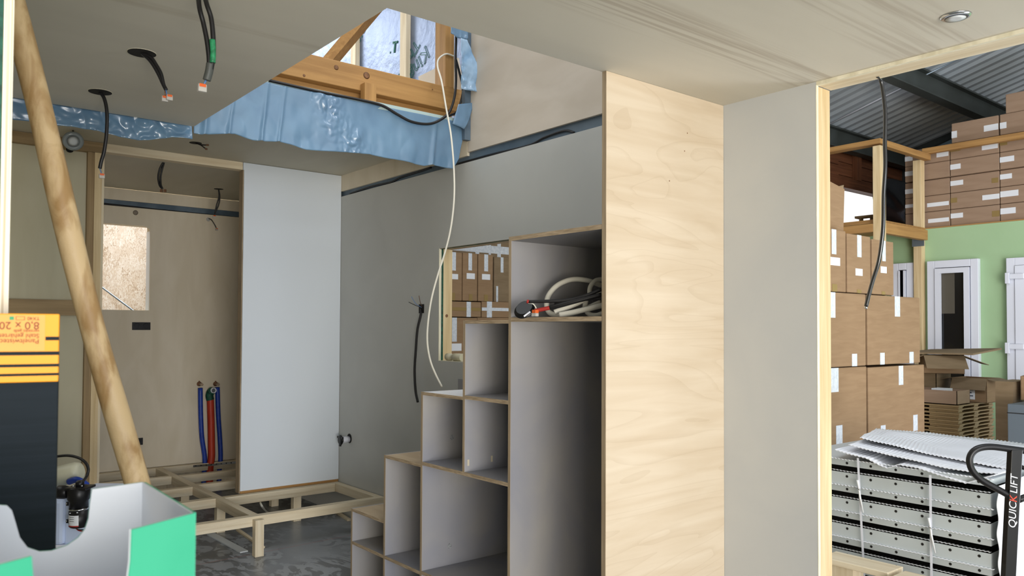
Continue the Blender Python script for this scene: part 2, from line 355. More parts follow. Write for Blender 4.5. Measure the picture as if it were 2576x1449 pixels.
# bath back wall with its small window
bx = -5.51
bm_ = MB(); bw0, bw1, bz0, bz1 = .84, 1.422, 1.215, 1.767; c_ = .045
bm_.box((bx-.012, .11, .19), (bx, bw0, 1.881)); bm_.box((bx-.012, bw0, .19), (bx, bw1, bz0)); bm_.box((bx-.012, bw0, bz1), (bx, bw1, 1.881)); bm_.box((bx-.012, bw1, .19), (bx, 2.2, 1.881))
bm_.prism([(bx, bw1, bz1), (bx, bw1-c_, bz1), (bx, bw1-c_*.62, bz1-c_*.08), (bx, bw1-c_*.28, bz1-c_*.28), (bx, bw1-c_*.08, bz1-c_*.62), (bx, bw1, bz1-c_)], (-.012, 0, 0))
wb = struct('wall_back', bm_, M_PLYB)
struct('upper_board', B((bx-.012, .11, 1.921), (bx, 2.2, 1.995)), M_PLYB, wb)
struct('blue_membrane_strip', B((bx-.02, .11, 1.87), (bx-.0125, 2.2, 1.93)), M_MEMB, wb)
fr = MB(); fr.box((bx-.09, .11, 0), (bx-.021, bw0, 2.0)); fr.box((bx-.09, bw1+.001, 0), (bx-.021, 2.2, 2.0)); fr.box((bx-.09, bw0, 0), (bx-.021, bw1, bz0)); fr.box((bx-.09, bw0, bz1), (bx-.021, bw1, 2.0))
struct('wall_core', fr, wood('pale', 2), wb)
w2 = thing('window_2', 'small round-cornered window hole in bath back wall', 'window', (bx, bw1, bz0), kind='structure')
B((bx-.09, bw1-.0015, bz0), (bx-.012, bw1+.0008, bz1-.03)).build('reveal', M_WHITE, w2)
B((bx-.09, bw0, bz0-.001), (bx-.012, bw1, bz0+.0012)).build('sill', M_EDGEC, w2)
# left wall: the camera looks in past its open end
def left_wall(y0, y1, ex=0):
    m_ = MB(); zz0, zz1 = .95, 1.85
    for x0, x1 in ((-5.6, -5.35), (-4.50, -4.15), (-2.95, -.95-ex)): m_.box((x0, y0, 0), (x1, y1, 2.028))
    for x0, x1 in ((-5.35, -4.50), (-4.15, -2.95)): m_.box((x0, y0, 0), (x1, y1, zz0)); m_.box((x0, y0, zz1), (x1, y1, 2.028))  # unseen openings, added to let light into the bath and room
    return m_
wa = struct('wall_left', left_wall(.101, .11), M_PLYG)
struct('green_seal', left_wall(.0965, .1008, .0005), M_GREENM, wa)
struct('stud', left_wall(.02, .0963, .001), wood('pine', 2), wa)
struct('cut_edge', B((-.9502, .1012, 0), (-.949, .1098, 2.028)), mat('layered_cut_edge', '#b8a888', .6, col2='#f0ead6', scale=(10, 700, 3), det=1), wa)

# ================================================================== loft seen through the stair hole
lw = struct('wall_loft', B((-5.6, 2.285, 2.1), (-3.1, 2.30, 3.6)), M_FOIL, label='silver foil insulation boards of the loft wall')
inkg = mat('green_foil_print', '#2f7a72', .5)
def foil_text(body, px, py, dx, dy, sz, mir=False, ol=.0012):
    p = at(px, py, 1, 2.283); q = at(px+dx, py+dy, 1, 2.283); ax = (q-p).normalized(); ay = Vector((0, -1, 0)).cross(ax)
    return text('foil_print', body, p, ax, ay if not mir else -ay, sz, inkg, lw, ext=.0002, outline=ol)
foil_text('Kingspan', 1072, 112, -50, 78, .115)
foil_text('Therma', 1046, 96, -46, 96, .10)
foil_text('the', 900, 118, 30, -66, .10)
foil_text('T', 986, 132, 12, -2, .085, ol=.003); foil_text('T', 1008, 118, 12, -2, .08, ol=.003)
foil_text('x', 980, 134, 5, 0, .02, ol=.001)
def stud(x0, x1, nm='loft_stud'):
    a = at(x0, 120, 1, 2.262).x; c = at(x1, 120, 1, 2.262).x
    return struct(nm, B((a, 2.255, 2.1), (c, 2.284, 3.6)), wood('pale', 2), lw)
stud(885, 897); stud(1009, 1024)
struct('loft_lining', MB().prism([at(1052, 193, 1, 2.24), at(1150, 145, 1, 2.24), at(1165, 240, 1, 2.24), at(1060, 230, 1, 2.24)], (0, .012, 0)), M_PLYW, lw)
t = thing('loft_beam', 'golden glued timber beam above the blue film', 'beam', (-3.13, 1.4, 2.1))
B((-3.20, .45, 2.158), (-3.12, 2.27, 2.268)).build('beam', wood('pineo', 1), t, bevel=.003)
B((-3.24, .45, 2.105), (-3.165, 2.19, 2.157)).build('lower_plate', wood('pineo', 1), t)
pz = [at(911, 210, 0, -3.105), at(940, 217, 0, -3.105)]
B((-3.119, pz[0].y, 2.07), (-3.08, pz[1].y, pz[0].z), ).build('stub_post', wood('pineo', 2), t, bevel=.001)
for (x, y, r) in ((846, 170, .011), (922, 190, .016), (765, 190, .006), (1088, 225, .004)):
    q = at(x, y, 0, -3.12); MB().lathe([(r, 0), (r*.6, .0012)], q, (1, 0, 0), 16).build('knot', MC['wood_knot'], t)
t = thing('loft_corner_post', 'square pine post standing on the right end of the golden beam', 'post', (-3.15, 2.0, 2.27))
a, c = at(1120, 216, 0, -3.125), at(1142, 219, 0, -3.125)
B((-3.215, a.y, 2.2685), (-3.125, c.y, 3.3)).build('post', wood('pineo', 2), t, bevel=.002)
MB().bar(att(827, 158, 4.0), att(985, -30, 4.0), .045, .09, up=tuple(-AF)).build('loft_brace', wood('pineo', 0), None, label='dark sloping timber brace at the left end of the loft opening', cat='timber')

# blue film hanging at the far edge of the stair hole
def wrinkle(amp, sc, seed):
    def fn(u, v, p):
        q = Vector((p.y*sc, p.z*sc*.6, seed)); d = noise.noise(q)+.5*abs(noise.noise(q*2.3+Vector((3, 1, 0))))+.35*noise.noise(q*5)
        return p+Vector((1, 0, 0))*amp*d*(.25+.75*v)
    return fn
XF = -3.047
btR = [(486, 336), (505, 340), (560, 337), (590, 338), (612, 346), (635, 354), (665, 357), (700, 357), (730, 364), (770, 377), (860, 383), (930, 388), (965, 397), (1010, 404), (1040, 412), (1065, 418), (1085, 415), (1110, 420), (1138, 425)]
bR = [at(x, y, 0, XF) for x, y in btR]
tR = [Vector((XF, bR[0].y-.0, 2.085)), Vector((XF, 2.19, 2.085))]
cre = [(at(x, 260, 0, XF).y, w_, h_) for x, w_, h_ in ((512, .010, .010), (575, .006, .008), (655, .007, .012), (700, .006, .009), (1085, .012, .010))]
ya_, yb_ = at(780, 300, 0, XF).y, at(935, 300, 0, XF).y
def film_fn(u, v, p):
    q = wrinkle(.016, 5, 1.3)(u, v, p); d = sum(h_*math.exp(-((p.y-y0-.03*(1-v))/w_)**2)*(.25+v) for y0, w_, h_ in cre)
    k = (p.y-ya_)/(yb_-ya_)
    if 0 < k < 1:
        edge = max(0, 1-abs(k-.15-.6*v)/.38); d += edge*(.02*abs(noise.noise(Vector((p.y*17, p.z*14, 4))))+.012*abs(noise.noise(Vector((p.y*40, p.z*34, 8)))))
    return q+Vector((d, 0, 0))
MB().sheet(tR, bR+[at(1152, 400, 0, XF)], 300, 50, film_fn, thick=.0008).build('plastic_film', M_FILM, None, label='wide blue plastic film hanging across the far edge of the stair hole', cat='plastic film')
btL = [(18, 300), (75, 306), (135, 315), (180, 320), (240, 330), (270, 338), (310, 347), (345, 353), (370, 354), (400, 350), (430, 347), (455, 349), (482, 352)]
bL = [at(x, y, 0, XF) for x, y in btL]
def film_fn2(u, v, p):
    q = Vector((p.y*11, p.z*13, 3)); d = abs(noise.noise(q))+.5*abs(noise.noise(q*2.4))
    return p+Vector((.03*d*(.3+.7*v)*min(1, .3+u*1.4), 0, 0))
MB().sheet([Vector((XF, bL[0].y, 1.99)), Vector((XF, bL[-1].y, 1.99))], bL, 220, 36, film_fn2, thick=.0008).build('plastic_film', M_FILM, None, label='narrow crumpled blue plastic film hanging along the ceiling joint at left', cat='plastic film')
MB().sheet([at(1153, 262, 0, -3.01), at(1192, 258, 0, -3.01)], [at(1137, 312, 0, -3.01), at(1150, 318, 0, -3.01), at(1167, 326, 0, -3.01), at(1181, 302, 0, -3.01)], 14, 12, wrinkle(.012, 12, 2), thick=.0008).build('plastic_film', M_FILM, None, label='small loose blue film flap at the right end of the wide film', cat='plastic film')
MB().sheet([at(1133, 60, 0, -2.99), at(1178, 72, 0, -2.99)], [at(1135, 84, 0, -2.99), at(1150, 95, 0, -2.99), at(1176, 100, 0, -2.99)], 16, 6, wrinkle(.02, 14, 2), thick=.0008).build('plastic_film', M_FILM, None, label='scrap of blue film hooked over the top of the loft corner post', cat='plastic film')
MB().sheet([at(1158, 96, 0, -2.98), at(1176, 100, 0, -2.98)], [at(1165, 222, 0, -2.98), at(1206, 234, 0, -2.98)], 14, 24, lambda u, v, p: wrinkle(.03, 16, 9)(u, v, p)+Vector((0, .03*math.sin(v*3.1)*(u-.2)*1.0, 0)), thick=.0008).build('plastic_film', mat('shiny_vapour_film', '#7fa3c4', .16, col2='#a8c4dc', scale=(9, 9, 9), spec=.8), None, label='shiny blue film strip dangling beside the loft corner post', cat='plastic film')
struct('trim_1', B((-3.045, 2.165, 2.0), (-3.02, 2.199, 3.0)), M_MEMB)
B((-3.06, .93, 2.071), (-3.049, 2.19, 2.10)).build('film_batten', mat('pale_blue_batten', '#a9bdbb', .6), None, label='pale blue batten holding the top of the wide blue film', cat='batten')

# ================================================================== stair cupboard
t = thing('stair_cupboard', 'grey glazed plywood stair cupboard of stepped open compartments', 'cupboard', (-2.3, 1.9, 0))
YS = 1.64; YB = 2.195
T = .012
XS = [-3.117, -2.838, -2.563, -2.290, -2.033]; TOP = [.324, .590, .865, 1.136, 1.411]
def board(nm, a, b_, face):
    """a board with its faces glazed and its front edge raw plywood"""
    o = B((a[0], YS+.0012, a[1]), (b_[0], YB, b_[1])).build(nm, face, t)
    B((a[0], YS, a[1]), (b_[0], YS+.0012, b_[1])).build('front_edge', M_EDGEV if b_[1]-a[1] > b_[0]-a[0] else M_EDGE, o)
    return o
starts = [0, 0, 0, .600, 0]
for i, x in enumerate(XS):
    board('side_panel', (x, starts[i]), (x+T, TOP[i]-(0 if i != 4 else 0)), M_STAIR)
for i in range(4):
    board('tread', (XS[i]+T, TOP[i]-T), (XS[i+1], TOP[i]), M_STEP if i < 2 else (mat('white_step_paint', '#e3e6ea', .35) if i == 2 else M_STAIR))
board('tread', (XS[4]+T, TOP[4]-.014), (-1.606, TOP[4]), M_STAIR)
board('shelf', (XS[4]+T, 1.130), (-1.606, 1.144), M_STAIR)
board('shelf', (XS[3]+T, .857), (XS[4], .870), M_STAIR)
board('shelf', (XS[2]+T, .587), (XS[4], .600), M_STAIR)
board('shelf', (XS[2]+T, .175), (XS[4], .188), M_STAIR)
board('shelf', (XS[1]+T, .171), (XS[2], .184), M_STAIR)
board('shelf', (XS[0]+T, .171), (XS[1], .184), M_STAIR)
B((XS[0]+T, YB, .02), (-1.606, YB+.004, .865)).build('back_panel', M_STAIR, t)
B((-2.28, YB, .865), (-1.606, YB+.004, 1.40)).build('back_panel', M_STAIR, t)
# repaired spots and knots inside
for (x, y, xx, r) in ((1137, 1100, -2.551, .010), (1131, 1373, -2.551, .010)):
    q = at(x, y, 0, xx+.0005); MB().lathe([(r, 0), (r, .0006)], q, (1, 0, 0), 18).build('filled_knot', mat('knot_filler', '#6f7074', .6, col2='#a6aaad', scale=(200, 200, 200)), t)
for (x, y) in ((1178, 1164), (1237, 1154)):
    q = at(x, y, 0, -2.2775); B((q.x, q.y-.004, q.z-.011), (q.x+.0006, q.y+.004, q.z+.011)).build('putty_patch', mat('putty', '#c2b8a2', .7), t)
ep = thing('plywood_end_panel', 'tall pale birch plywood panel at the high end of the stair cupboard', 'panel', (-1.59, 1.9, 0))
B((-1.6045, YS+.0015, 0), (-1.5885, YA-.001, ZN-.0006)).build('panel', M_PLY, ep)
B((-1.6045, YS, 0), (-1.5885, YS+.0014, ZN-.0006)).build('raw_edge', M_EDGEV, ep)
for (x, y) in ((1729, 335), (1722, 380), (1684, 455)):
    MB().lathe([(.0022, 0), (.0022, .0004)], at(x, y, 0, -1.5885), (1, 0, 0), 10).build('pin_knot', MC['wood_knot'], ep)

# ================================================================== bath platform frame
t = thing('platform_frame', 'raw pine floor frame on short posts in front of the white partition', 'floor frame', (-4.2, 1.4, 0))
zt, zb = .188, .140
def beam(nm, a, b_, axis):
    return B((a[0], a[1], zb), (b_[0], b_[1], zt)).build(nm, wood('pale', axis), t, bevel=.0015)
beam('front_beam', (-3.83, .2), (-3.785, 2.195), 1)
beam('wall_ledger', (-5.46, 2.155), (-3.831, 2.195), 0)
beam('long_joist', (-5.46, 1.463), (-3.831, 1.505), 0)
beam('back_ledger', (-5.505, .2), (-5.461, 2.15), 1)
for x, y0, y1 in ((-4.307, .45, 1.462), (-4.698, .9, 1.462), (-5.107, .9, 1.462), (-4.295, 1.506, 2.154), (-4.738, 1.506, 2.154), (-5.087, 1.506, 2.154)):
    beam('cross_joist', (x-.045, y0), (x, y1), 1)
q0, q1 = at(628, 1390, 0, -3.784), at(653, 1393, 0, -3.784)
B((-3.784, q0.y+.012, 0), (-3.745, q1.y+.006, zt-.012)).build('leg', wood('pale', 2), t, bevel=.0015)
for (x, y) in ((-4.352, 1.47), (-4.34, 1.90), (-4.78, 1.95), (-4.745, 1.40), (-3.83, .5)):
    B((x, y, 0), (x+.04, y+.045, zb-.0005)).build('leg', wood('pale', 2), t)
# white and pale strips on the floor
def strip(px, w, h, m, lab):
    a, b_ = at(*px[0], 2, 0), at(*px[1], 2, 0); a.z = b_.z = h/2+.0005
    MB().bar(a, b_, w, h).build('floor_strip', m, None, label=lab, cat='strip', group='loose strips on the house floor')
strip(((530, 1345), (614, 1390)), .040, .006, mat('white_strip_paint', '#c9ced0', .5), 'flat white strip on the floor ending by the front leg of the frame')
strip(((598, 1335), (662, 1380)), .018, .010, wood('pale', 0), 'narrow pine batten lying behind the front leg of the frame')
strip(((846, 1290), (878, 1311)), .020, .012, wood('pale', 0), 'pale batten on the floor beside the lowest stair compartment')
MB().prism([at(775, 1245, 2, .0005), at(803, 1239, 2, .0005), at(862, 1266, 2, .0005), at(828, 1272, 2, .0005)], (0, 0, .003)).build('membrane_scrap', M_GREENM, None, label='dark green membrane scrap on the floor under the frame corner', cat='scrap')
MB().tube(catmull([att(655, 1265, 4.38), att(660, 1275, 4.36), (at(672, 1288, 2, .01)), (at(690, 1300, 2, .008))]), .006).build('cable_end', M_WHC, None, label='short white cable end poking up through the floor frame', cat='cable')

# ================================================================== bath plumbing
def pbx(x, y, off): return at(x, y, 0, bx+off)
def pipe(nm, pts, r, m, lab, off=.03, grp=None):
    P = catmull([pbx(x, y, off) for x, y in pts]); o = MB().tube(P, r, 14).build(nm, m, None, label=lab, cat='pipe')
    if grp: o['group'] = grp
    return o
pipe('water_pipe', [(504, 976), (505, 1040), (508, 1100), (515, 1150), (514, 1186), (510, 1260)], .0155, M_BLUEP, 'blue sleeved water pipe left of the orange drain pipe', grp='blue pipes on bath wall')
pipe('water_pipe', [(547, 974), (549, 1040), (553, 1100), (555, 1150), (552, 1182), (550, 1260)], .0155, M_BLUEP, 'blue sleeved water pipe right of the orange drain pipe', .026, grp='blue pipes on bath wall')
t = thing('drain_pipe', 'orange red drain pipe with white round mouth wrapped in green tape', 'pipe', pbx(533, 1180, .035))
MB().tube(catmull([pbx(529, 1000, .035), pbx(531, 1060, .035), pbx(532, 1120, .035), pbx(532, 1150, .035), pbx(528, 1184, .035), pbx(526, 1250, .035)]), .0235, 18).build('sleeve', M_RED, t)
MB().tube(catmull([pbx(529, 1006, .036), pbx(527, 995, .036), pbx(530, 986, .04), pbx(534, 983, .06)]), [.0255]*24+[.022], 18).build('green_tape', M_GREENM, t)
q = pbx(536, 982, .06)
MB().lathe([(.0185, -.01), (.0185, .018), (.0145, .018), (.0145, .004), (.0, .004)], q, (1, 0, 0)).build('white_mouth', M_UPVC, t)
MB().lathe([(.014, 0), (.014, .001)], q+Vector((.0045, 0, 0)), (1, 0, 0)).build('dark_bore', mat('pipe_bore', '#55585a', .6), t)
for x, y, s_ in ((502, 966, 'left'), (543, 966, 'right')):
    t = thing('pipe_fitting', 'brass wall elbow with pale stub, the one above the %s blue pipe' % s_, 'fitting', pbx(x, y, .01), 'brass elbows')
    q = pbx(x, y, .012)
    MB().lathe([(.016, -.010), (.016, -.004), (.011, 0), (.009, .012)], q, (1, 0, 0), 16).build('flange', M_BRASS, t)
    MB().lathe([(.005, 0), (.005, .004)], q+Vector((-.008, 0, .017)), (1, 0, 0), 10).build('lug', M_BRASS, t)
    MB().lathe([(.008, .01), (.0085, .045), (.007, .045), (.007, .03), (0, .03)], q, (1, .1, -.05), 16).build('stub', mat('beige_stub', '#a3907a', .5), t)
t = thing('perforated_strap', 'perforated steel strap holding the three bath pipes', 'strap', pbx(540, 1170, .05))
P = [pbx(x, y, .062) for x, y in ((486, 1173), (510, 1171), (540, 1169), (560, 1166), (600, 1163))]
for a, c in zip(P, P[1:]): MB().bar(a, c, .002, .014).build('band', M_CHROME, t)
for k in range(9):
    q = P[0].lerp(P[-1], (k+.5)/9); MB().lathe([(.0035, 0), (.0035, .0006)], q+Vector((.0012, 0, .001)), (1, 0, 0), 10).build('hole', M_DARK, t)
# sockets on the bath wall
def socket(x0, y0, x1, y1, n_, lab):
    a, c = pbx(x0, y1, .001), pbx(x1, y0, .001); t = thing('wall_socket', lab, 'socket', (bx+.001, (a.y+c.y)/2, a.z))
    B((bx+.0005, a.y, a.z), (bx+.009, c.y, c.z)).build('frame', M_BLK, t, bevel=.001)
    w = (c.y-a.y)/n_
    for k in range(n_):
        q = Vector((bx+.0095, a.y+w*(k+.5), (a.z+c.z)/2))
        MB().lathe([(w*.36, 0), (w*.36, .0015), (w*.30, .0015), (w*.28, -.004), (0, -.004)], q, (1, 0, 0), 22).build('cup', mat('black_socket_cup', '#222326', .3), t)
        for s_ in (-1, 1): MB().lathe([(w*.035, 0), (w*.035, .001)], q+Vector((-.0035, s_*w*.13, 0)), (1, 0, 0), 8).build('pin_hole', M_DARK, t)
socket(332, 811, 378, 830, 2, 'black double socket under the small bath window')
socket(340, 1101, 359, 1120, 1, 'single black socket low on the bath wall half hidden by the round pole')

# bits on the bath wall near the ceiling
def small_connector(t, q, s=1):
    a = q; MB().obox(a, (0, .010*s, 0), (.006*s, 0, 0), (0, 0, .009*s)).build('connector', M_CLEAR, t, bevel=.001)
    MB().obox(a+Vector((0, 0, .006*s)), (0, .008*s, 0), (.007*s, 0, 0), (0, 0, .004*s)).build('lever', M_ORANGE, t, bevel=.001)
t = thing('cable_stub', 'short cable with orange connector coming out of bath wall right of the window', 'cable', pbx(524, 552, .005))
MB().lathe([(.014, 0), (.014, .001)], pbx(524, 552, .001), (1, 0, 0)).build('wall_hole', M_CLEAR, t)
MB().tube(catmull([pbx(525, 550, .0), pbx(532, 553, .03), pbx(540, 565, .035), pbx(544, 573, .035)]), .003).build('wire', M_BLKC, t); small_connector(t, pbx(545, 577, .036), .8)
t = thing('wall_clip', 'small half round clip on bath wall above the small window', 'clip', pbx(341, 535, .001))
MB().lathe([(.016, 0), (.014, .006), (.006, .008)], pbx(341, 535, .001), (1, 0, 0), 18).build('cap', mat('grey_brown_clip', '#857a6c', .5), t)
MB().tube(catmull([pbx(x, y, .0085-.009*0-.018) for x, y in ((256, 512), (330, 520), (390, 527), (450, 533), (520, 540), (600, 548))]), .006).build('wall_cable', M_BLKC, None, label='black cable running along the gap high on the bath wall', cat='cable')
MB().tube(catmull([at(x, y, 1, YA+.010) for x, y in ((880, 488), (905, 479), (940, 468), (985, 458), (1010, 446), (1060, 430), (1085, 421))]), .005).build('wall_cable', M_BLKC, None, label='black cable lying in the blue gap left of the hanging white cable', cat='cable')
MB().tube(catmull([at(x, y, 1, YA+.010) for x, y in ((1150, 413), (1200, 399), (1240, 388), (1330, 366), (1370, 346), (1420, 329), (1445, 334))]), .005).build('wall_cable', M_BLKC, None, label='black cable lying in the gap just left of the tall plywood panel', cat='cable')

# ================================================================== ceiling cables and lamps
def ceil_hole(t, q, r, m=None):
    MB().lathe([(r*1.04, -.0008), (r*1.04, .0004)], q, (0, 0, 1), 28).build('hole_rim', M_EDGEC, t)
    MB().lathe([(r, -.0016), (r, 0)], q, (0, 0, 1), 28).build('hole', M_DARK, t)
t = thing('ceiling_cable', 'long black cable hanging from the round ceiling hole farthest left', 'cable', at(252, 231, 2, ZN))
q = at(252, 231, 2, ZN); ceil_hole(t, q, .034); tq = (q-EYE).dot(AF)
MB().tube(catmull([q+Vector((0, 0, -.001))]+[att(x, y, tq) for x, y in ((263, 250), (269, 285), (268, 335), (262, 380), (255, 405), (251, 424))]), .0055).build('sheath', M_BLKC, t)
MB().tube(catmull([att(251, 424, tq), att(254, 432, tq), att(255, 438, tq)]), .0016).build('blue_wire', M_BLUEW, t); small_connector(t, att(256, 443, tq), .8)
t = thing('ceiling_cable', 'black cable pair with clear connector from the middle round ceiling hole', 'cable', at(357, 133, 2, ZN))
q = at(357, 133, 2, ZN); ceil_hole(t, q, .036); tq = (q-EYE).dot(AF)
for k, s_ in ((0, 0), (1, 5)):
    MB().tube(catmull([q+Vector((0, 0, -.001))]+[att(x+(s_ if i < 3 else 1.5*k), y-(s_ if i < 3 else 0), tq) for i, (x, y) in enumerate(((375, 150), (388, 168), (400, 190), (410, 212), (417, 226)))]), .0048).build('sheath', M_BLKC, t)
MB().tube([att(417, 226, tq), att(421, 242, tq)], .0018).build('blue_wire', M_BLUEW, t); MB().tube([att(415, 226, tq), att(416, 242, tq)], .0018).build('brown_wire', M_BRASS, t)
small_connector(t, att(414, 249, tq), .8); small_connector(t, att(426, 246, tq), .8)
t = thing('ceiling_cable', 'two thick black cables taped green hanging in from above the picture', 'cable', at(505, -25, 2, ZN))
tq = 1.72
q = at(498, -22, 2, ZN); q2 = at(512, -24, 2, ZN)
MB().tube(catmull([q]+[att(x, y, tq) for x, y in ((502, 20), (512, 60), (521, 105), (526, 150), (524, 180), (516, 200))]), .0052).build('sheath', M_BLKC, t)
MB().tube(catmull([q2]+[att(x, y, tq) for x, y in ((520, 10), (531, 45), (536, 90), (537, 135), (532, 170), (524, 200))]), .0052).build('sheath', M_BLKC, t)
MB().tube(catmull([att(534, 100, tq-.003), att(536, 128, tq-.003), att(535, 158, tq-.003)]), .0062).build('green_tape', mat('green_tape', '#1f6b45', .35, col2='#2f8f60', scale=(90, 90, 90)), t)
MB().tube(catmull([att(529, 160, tq), att(526, 180, tq), att(520, 202, tq)]), .0085).build('grey_boot', mat('grey_boot', '#4a4d4a', .5), t)
MB().tube([att(518, 202, tq), att(511, 216, tq)], .002).build('blue_wire', M_BLUEW, t)
small_connector(t, att(508, 222, tq), .9)
t = thing('dangling_downlight', 'round clear rimmed spotlight dangling on its wire under the far ceiling', 'lamp', at(184, 320, 2, ZF))
q = at(184, 328, 2, ZF); tq = (q-EYE).dot(AF); c = att(184, 355, tq); nrm = -(c-EYE).normalized(); nrm = (nrm+Vector((.1, .1, -.25))).normalized(); R_ = 24/F*tq
MB().tube([q, att(182, 338, tq)], .0035).build('wire', M_BLKC, t)
MB().lathe([(R_, -.004), (R_, 0), (R_*.75, .005), (R_*.62, .004), (R_*.6, -.02), (R_*.5, -.022)], c, nrm, 36).build('rim', mat('clear_rim', '#8d9597', .15, spec=.8), t)
MB().lathe([(R_*.55, .0045), (R_*.2, .007)], c, nrm, 30).build('lens', M_LENS, t)
MB().lathe([(R_*.35, 0), (R_*.35, .012)], att(174, 375, tq+.02), AF, 14).build('driver_box', M_BLK, t)
t = thing('recessed_downlight', 'chrome rimmed recessed spotlight in the ceiling at upper right', 'lamp', at(2404, 40, 2, ZN))
q = at(2404, 40, 2, ZN)
MB().lathe([(.0, -.0045), (.019, -.0045), (.026, -.006), (.0325, -.003), (.034, 0)], q, (0, 0, 1), 40).build('rim', M_CHROME, t)
MB().lathe([(.022, -.0068), (.010, -.0075)], q, (0, 0, 1), 30).build('lens', M_LENS, t)
t = thing('ceiling_cable', 'small open hole with two short wires in the far ceiling below the film gap', 'cable', at(497, 360, 2, ZF))
q = at(492, 359, 2, ZF); ceil_hole(t, q, .030); tq = (q-EYE).dot(AF)
MB().tube(catmull([q+Vector((0, 0, -.002)), att(505, 364, tq), att(518, 365, tq), att(522, 365, tq)]), .003).build('wire', M_BLKC, t)
MB().tube(catmull([q+Vector((0, 0, -.002)), att(505, 365, tq), att(513, 371, tq), att(519, 375, tq)]), .003).build('wire', M_BLKC, t)
MB().obox(att(522, 365, tq), AR*.006, AU*.004, AF*.004).build('connector', M_BRASS, t); MB().obox(att(519, 375, tq), AR*.005, AU*.004, AF*.004).build('connector', M_BRASS, t)
t = thing('bath_ceiling_cable', 'doubled black cable loop hanging from the bath ceiling near the doorway head', 'cable', at(408, 412, 2, 1.996))
q = at(410, 409, 2, 1.996); tq = (q-EYE).dot(AF)
MB().tube(catmull([q, att(402, 425, tq), att(398, 445, tq), att(401, 465, tq), att(408, 475, tq)]), .005).build('sheath', M_BLKC, t)
MB().tube(catmull([q+Vector((0, .005, 0)), att(408, 425, tq), att(404, 445, tq), att(405, 465, tq), att(409, 475, tq)]), .005).build('sheath', M_BLKC, t)
for x in (406, 415): MB().obox(att(x, 480, tq), AR*.006, AU*.008, AF*.005).build('connector', M_BRASS, t)
t = thing('bath_ceiling_cable', 'black wire pair hanging from the small hole in the bath ceiling at right', 'cable', at(550, 475, 2, 1.996))
q = at(550, 475, 2, 1.996); ceil_hole(t, q, .03); tq = (q-EYE).dot(AF)
for dx in (-3, 2): MB().tube(catmull([q+Vector((0, 0, -.002)), att(552+dx*.4, 495, tq), att(548+dx, 515, tq), att(540, 538, tq)]), .0042).build('wire', M_BLKC, t)
small_connector(t, att(539, 545, tq), .9)

# thin white cable falling from the loft post to the third step
pts = [(1134, 214, -3.12, 0), (1128, 139, -3.118, 0), (1107, 142, -3.10, 0)]
P = [at(1141, 141, 0, -3.118), at(1122, 136, 0, -3.118), at(1104, 148, 0, -3.115), at(1101, 168, 0, -3.09)]
fall = [(1111, 205), (1122, 270), (1133, 330), (1139, 385), (1142, 430), (1143, 480), (1140, 530), (1132, 585), (1118, 640), (1102, 690), (1086, 750), (1077, 810), (1075, 860), (1082, 905), (1095, 940), (1112, 974)]
end = at(1112, 974, 2, .868); t0, t1 = (P[-1]-EYE).dot(AF), (end-EYE).dot(AF)
P += [att(x, y, t0-.12+(t1-t0+.12)*(i/(len(fall)-1))**.8) for i, (x, y) in enumerate(fall)]
MB().tube(catmull(P), .0042).build('white_cable', M_WHC, None, label='thin white cable falling from the loft post down to the white step', cat='cable')
P = [at(1148, 75, 0, -3.03), at(1146, 150, 0, -3.03), at(1147, 200, 0, -3.04), at(1143, 245, 0, -3.035), at(1130, 282, 0, -3.035), at(1105, 303, 0, -3.03), at(1075, 312, 0, -3.03), at(1035, 306, 0, -3.03), at(1000, 288, 0, -3.035), at(960, 265, 0, -3.04), at(900, 250, 0, -3.045), at(800, 230, 0, -3.046), at(676, 202, 0, -3.046)]
MB().tube(catmull(P), .0062).build('black_cable', M_BLKC, None, label='black cable drooping in front of the golden beam and blue film', cat='cable')
MB().tube(catmull([at(1147, 150, 0, -3.05), at(1155, 180, 0, -3.05), at(1163, 215, 0, -3.04), at(1163, 240, 0, -3.05), at(1150, 280, 0, -3.06), at(1128, 292, 0, -3.05)]), .0055).build('black_cable', M_BLKC, None, label='short black cable curving round the right end of the golden beam', cat='cable')
# wall box and its cable
t = thing('wall_box_cable', 'open wall box with loose wires and a thick black cable tail', 'cable', at(1061, 776, 1, YA))
a, c = at(1054, 788, 1, YA), at(1067, 765, 1, YA); B((a.x, YA-.0012, a.z), (c.x, YA-.0002, c.z)).build('box', M_DARK, t)
MB().tube(catmull([at(1060, 778, 1, YA), at(1058, 795, 1, YA-.02), at(1050, 830, 1, YA-.03), at(1046, 880, 1, YA-.03), at(1043, 930, 1, YA-.03), at(1045, 980, 1, YA-.03), at(1051, 1012, 1, YA-.03)]), .0065).build('cable_tail', M_BLKC, t)
for (p, m) in ((((1061, 774), (1045, 768), (1028, 760)), M_BLKC), (((1061, 774), (1045, 763), (1035, 746)), M_BLUEW), (((1062, 772), (1057, 760), (1054, 744)), M_BRASS)):
    MB().tube(catmull([at(p[0][0], p[0][1], 1, YA-.002), at(p[1][0], p[1][1], 1, YA-.03), at(p[2][0], p[2][1], 1, YA-.05)]), .0016, 6).build('loose_wire', m, t)
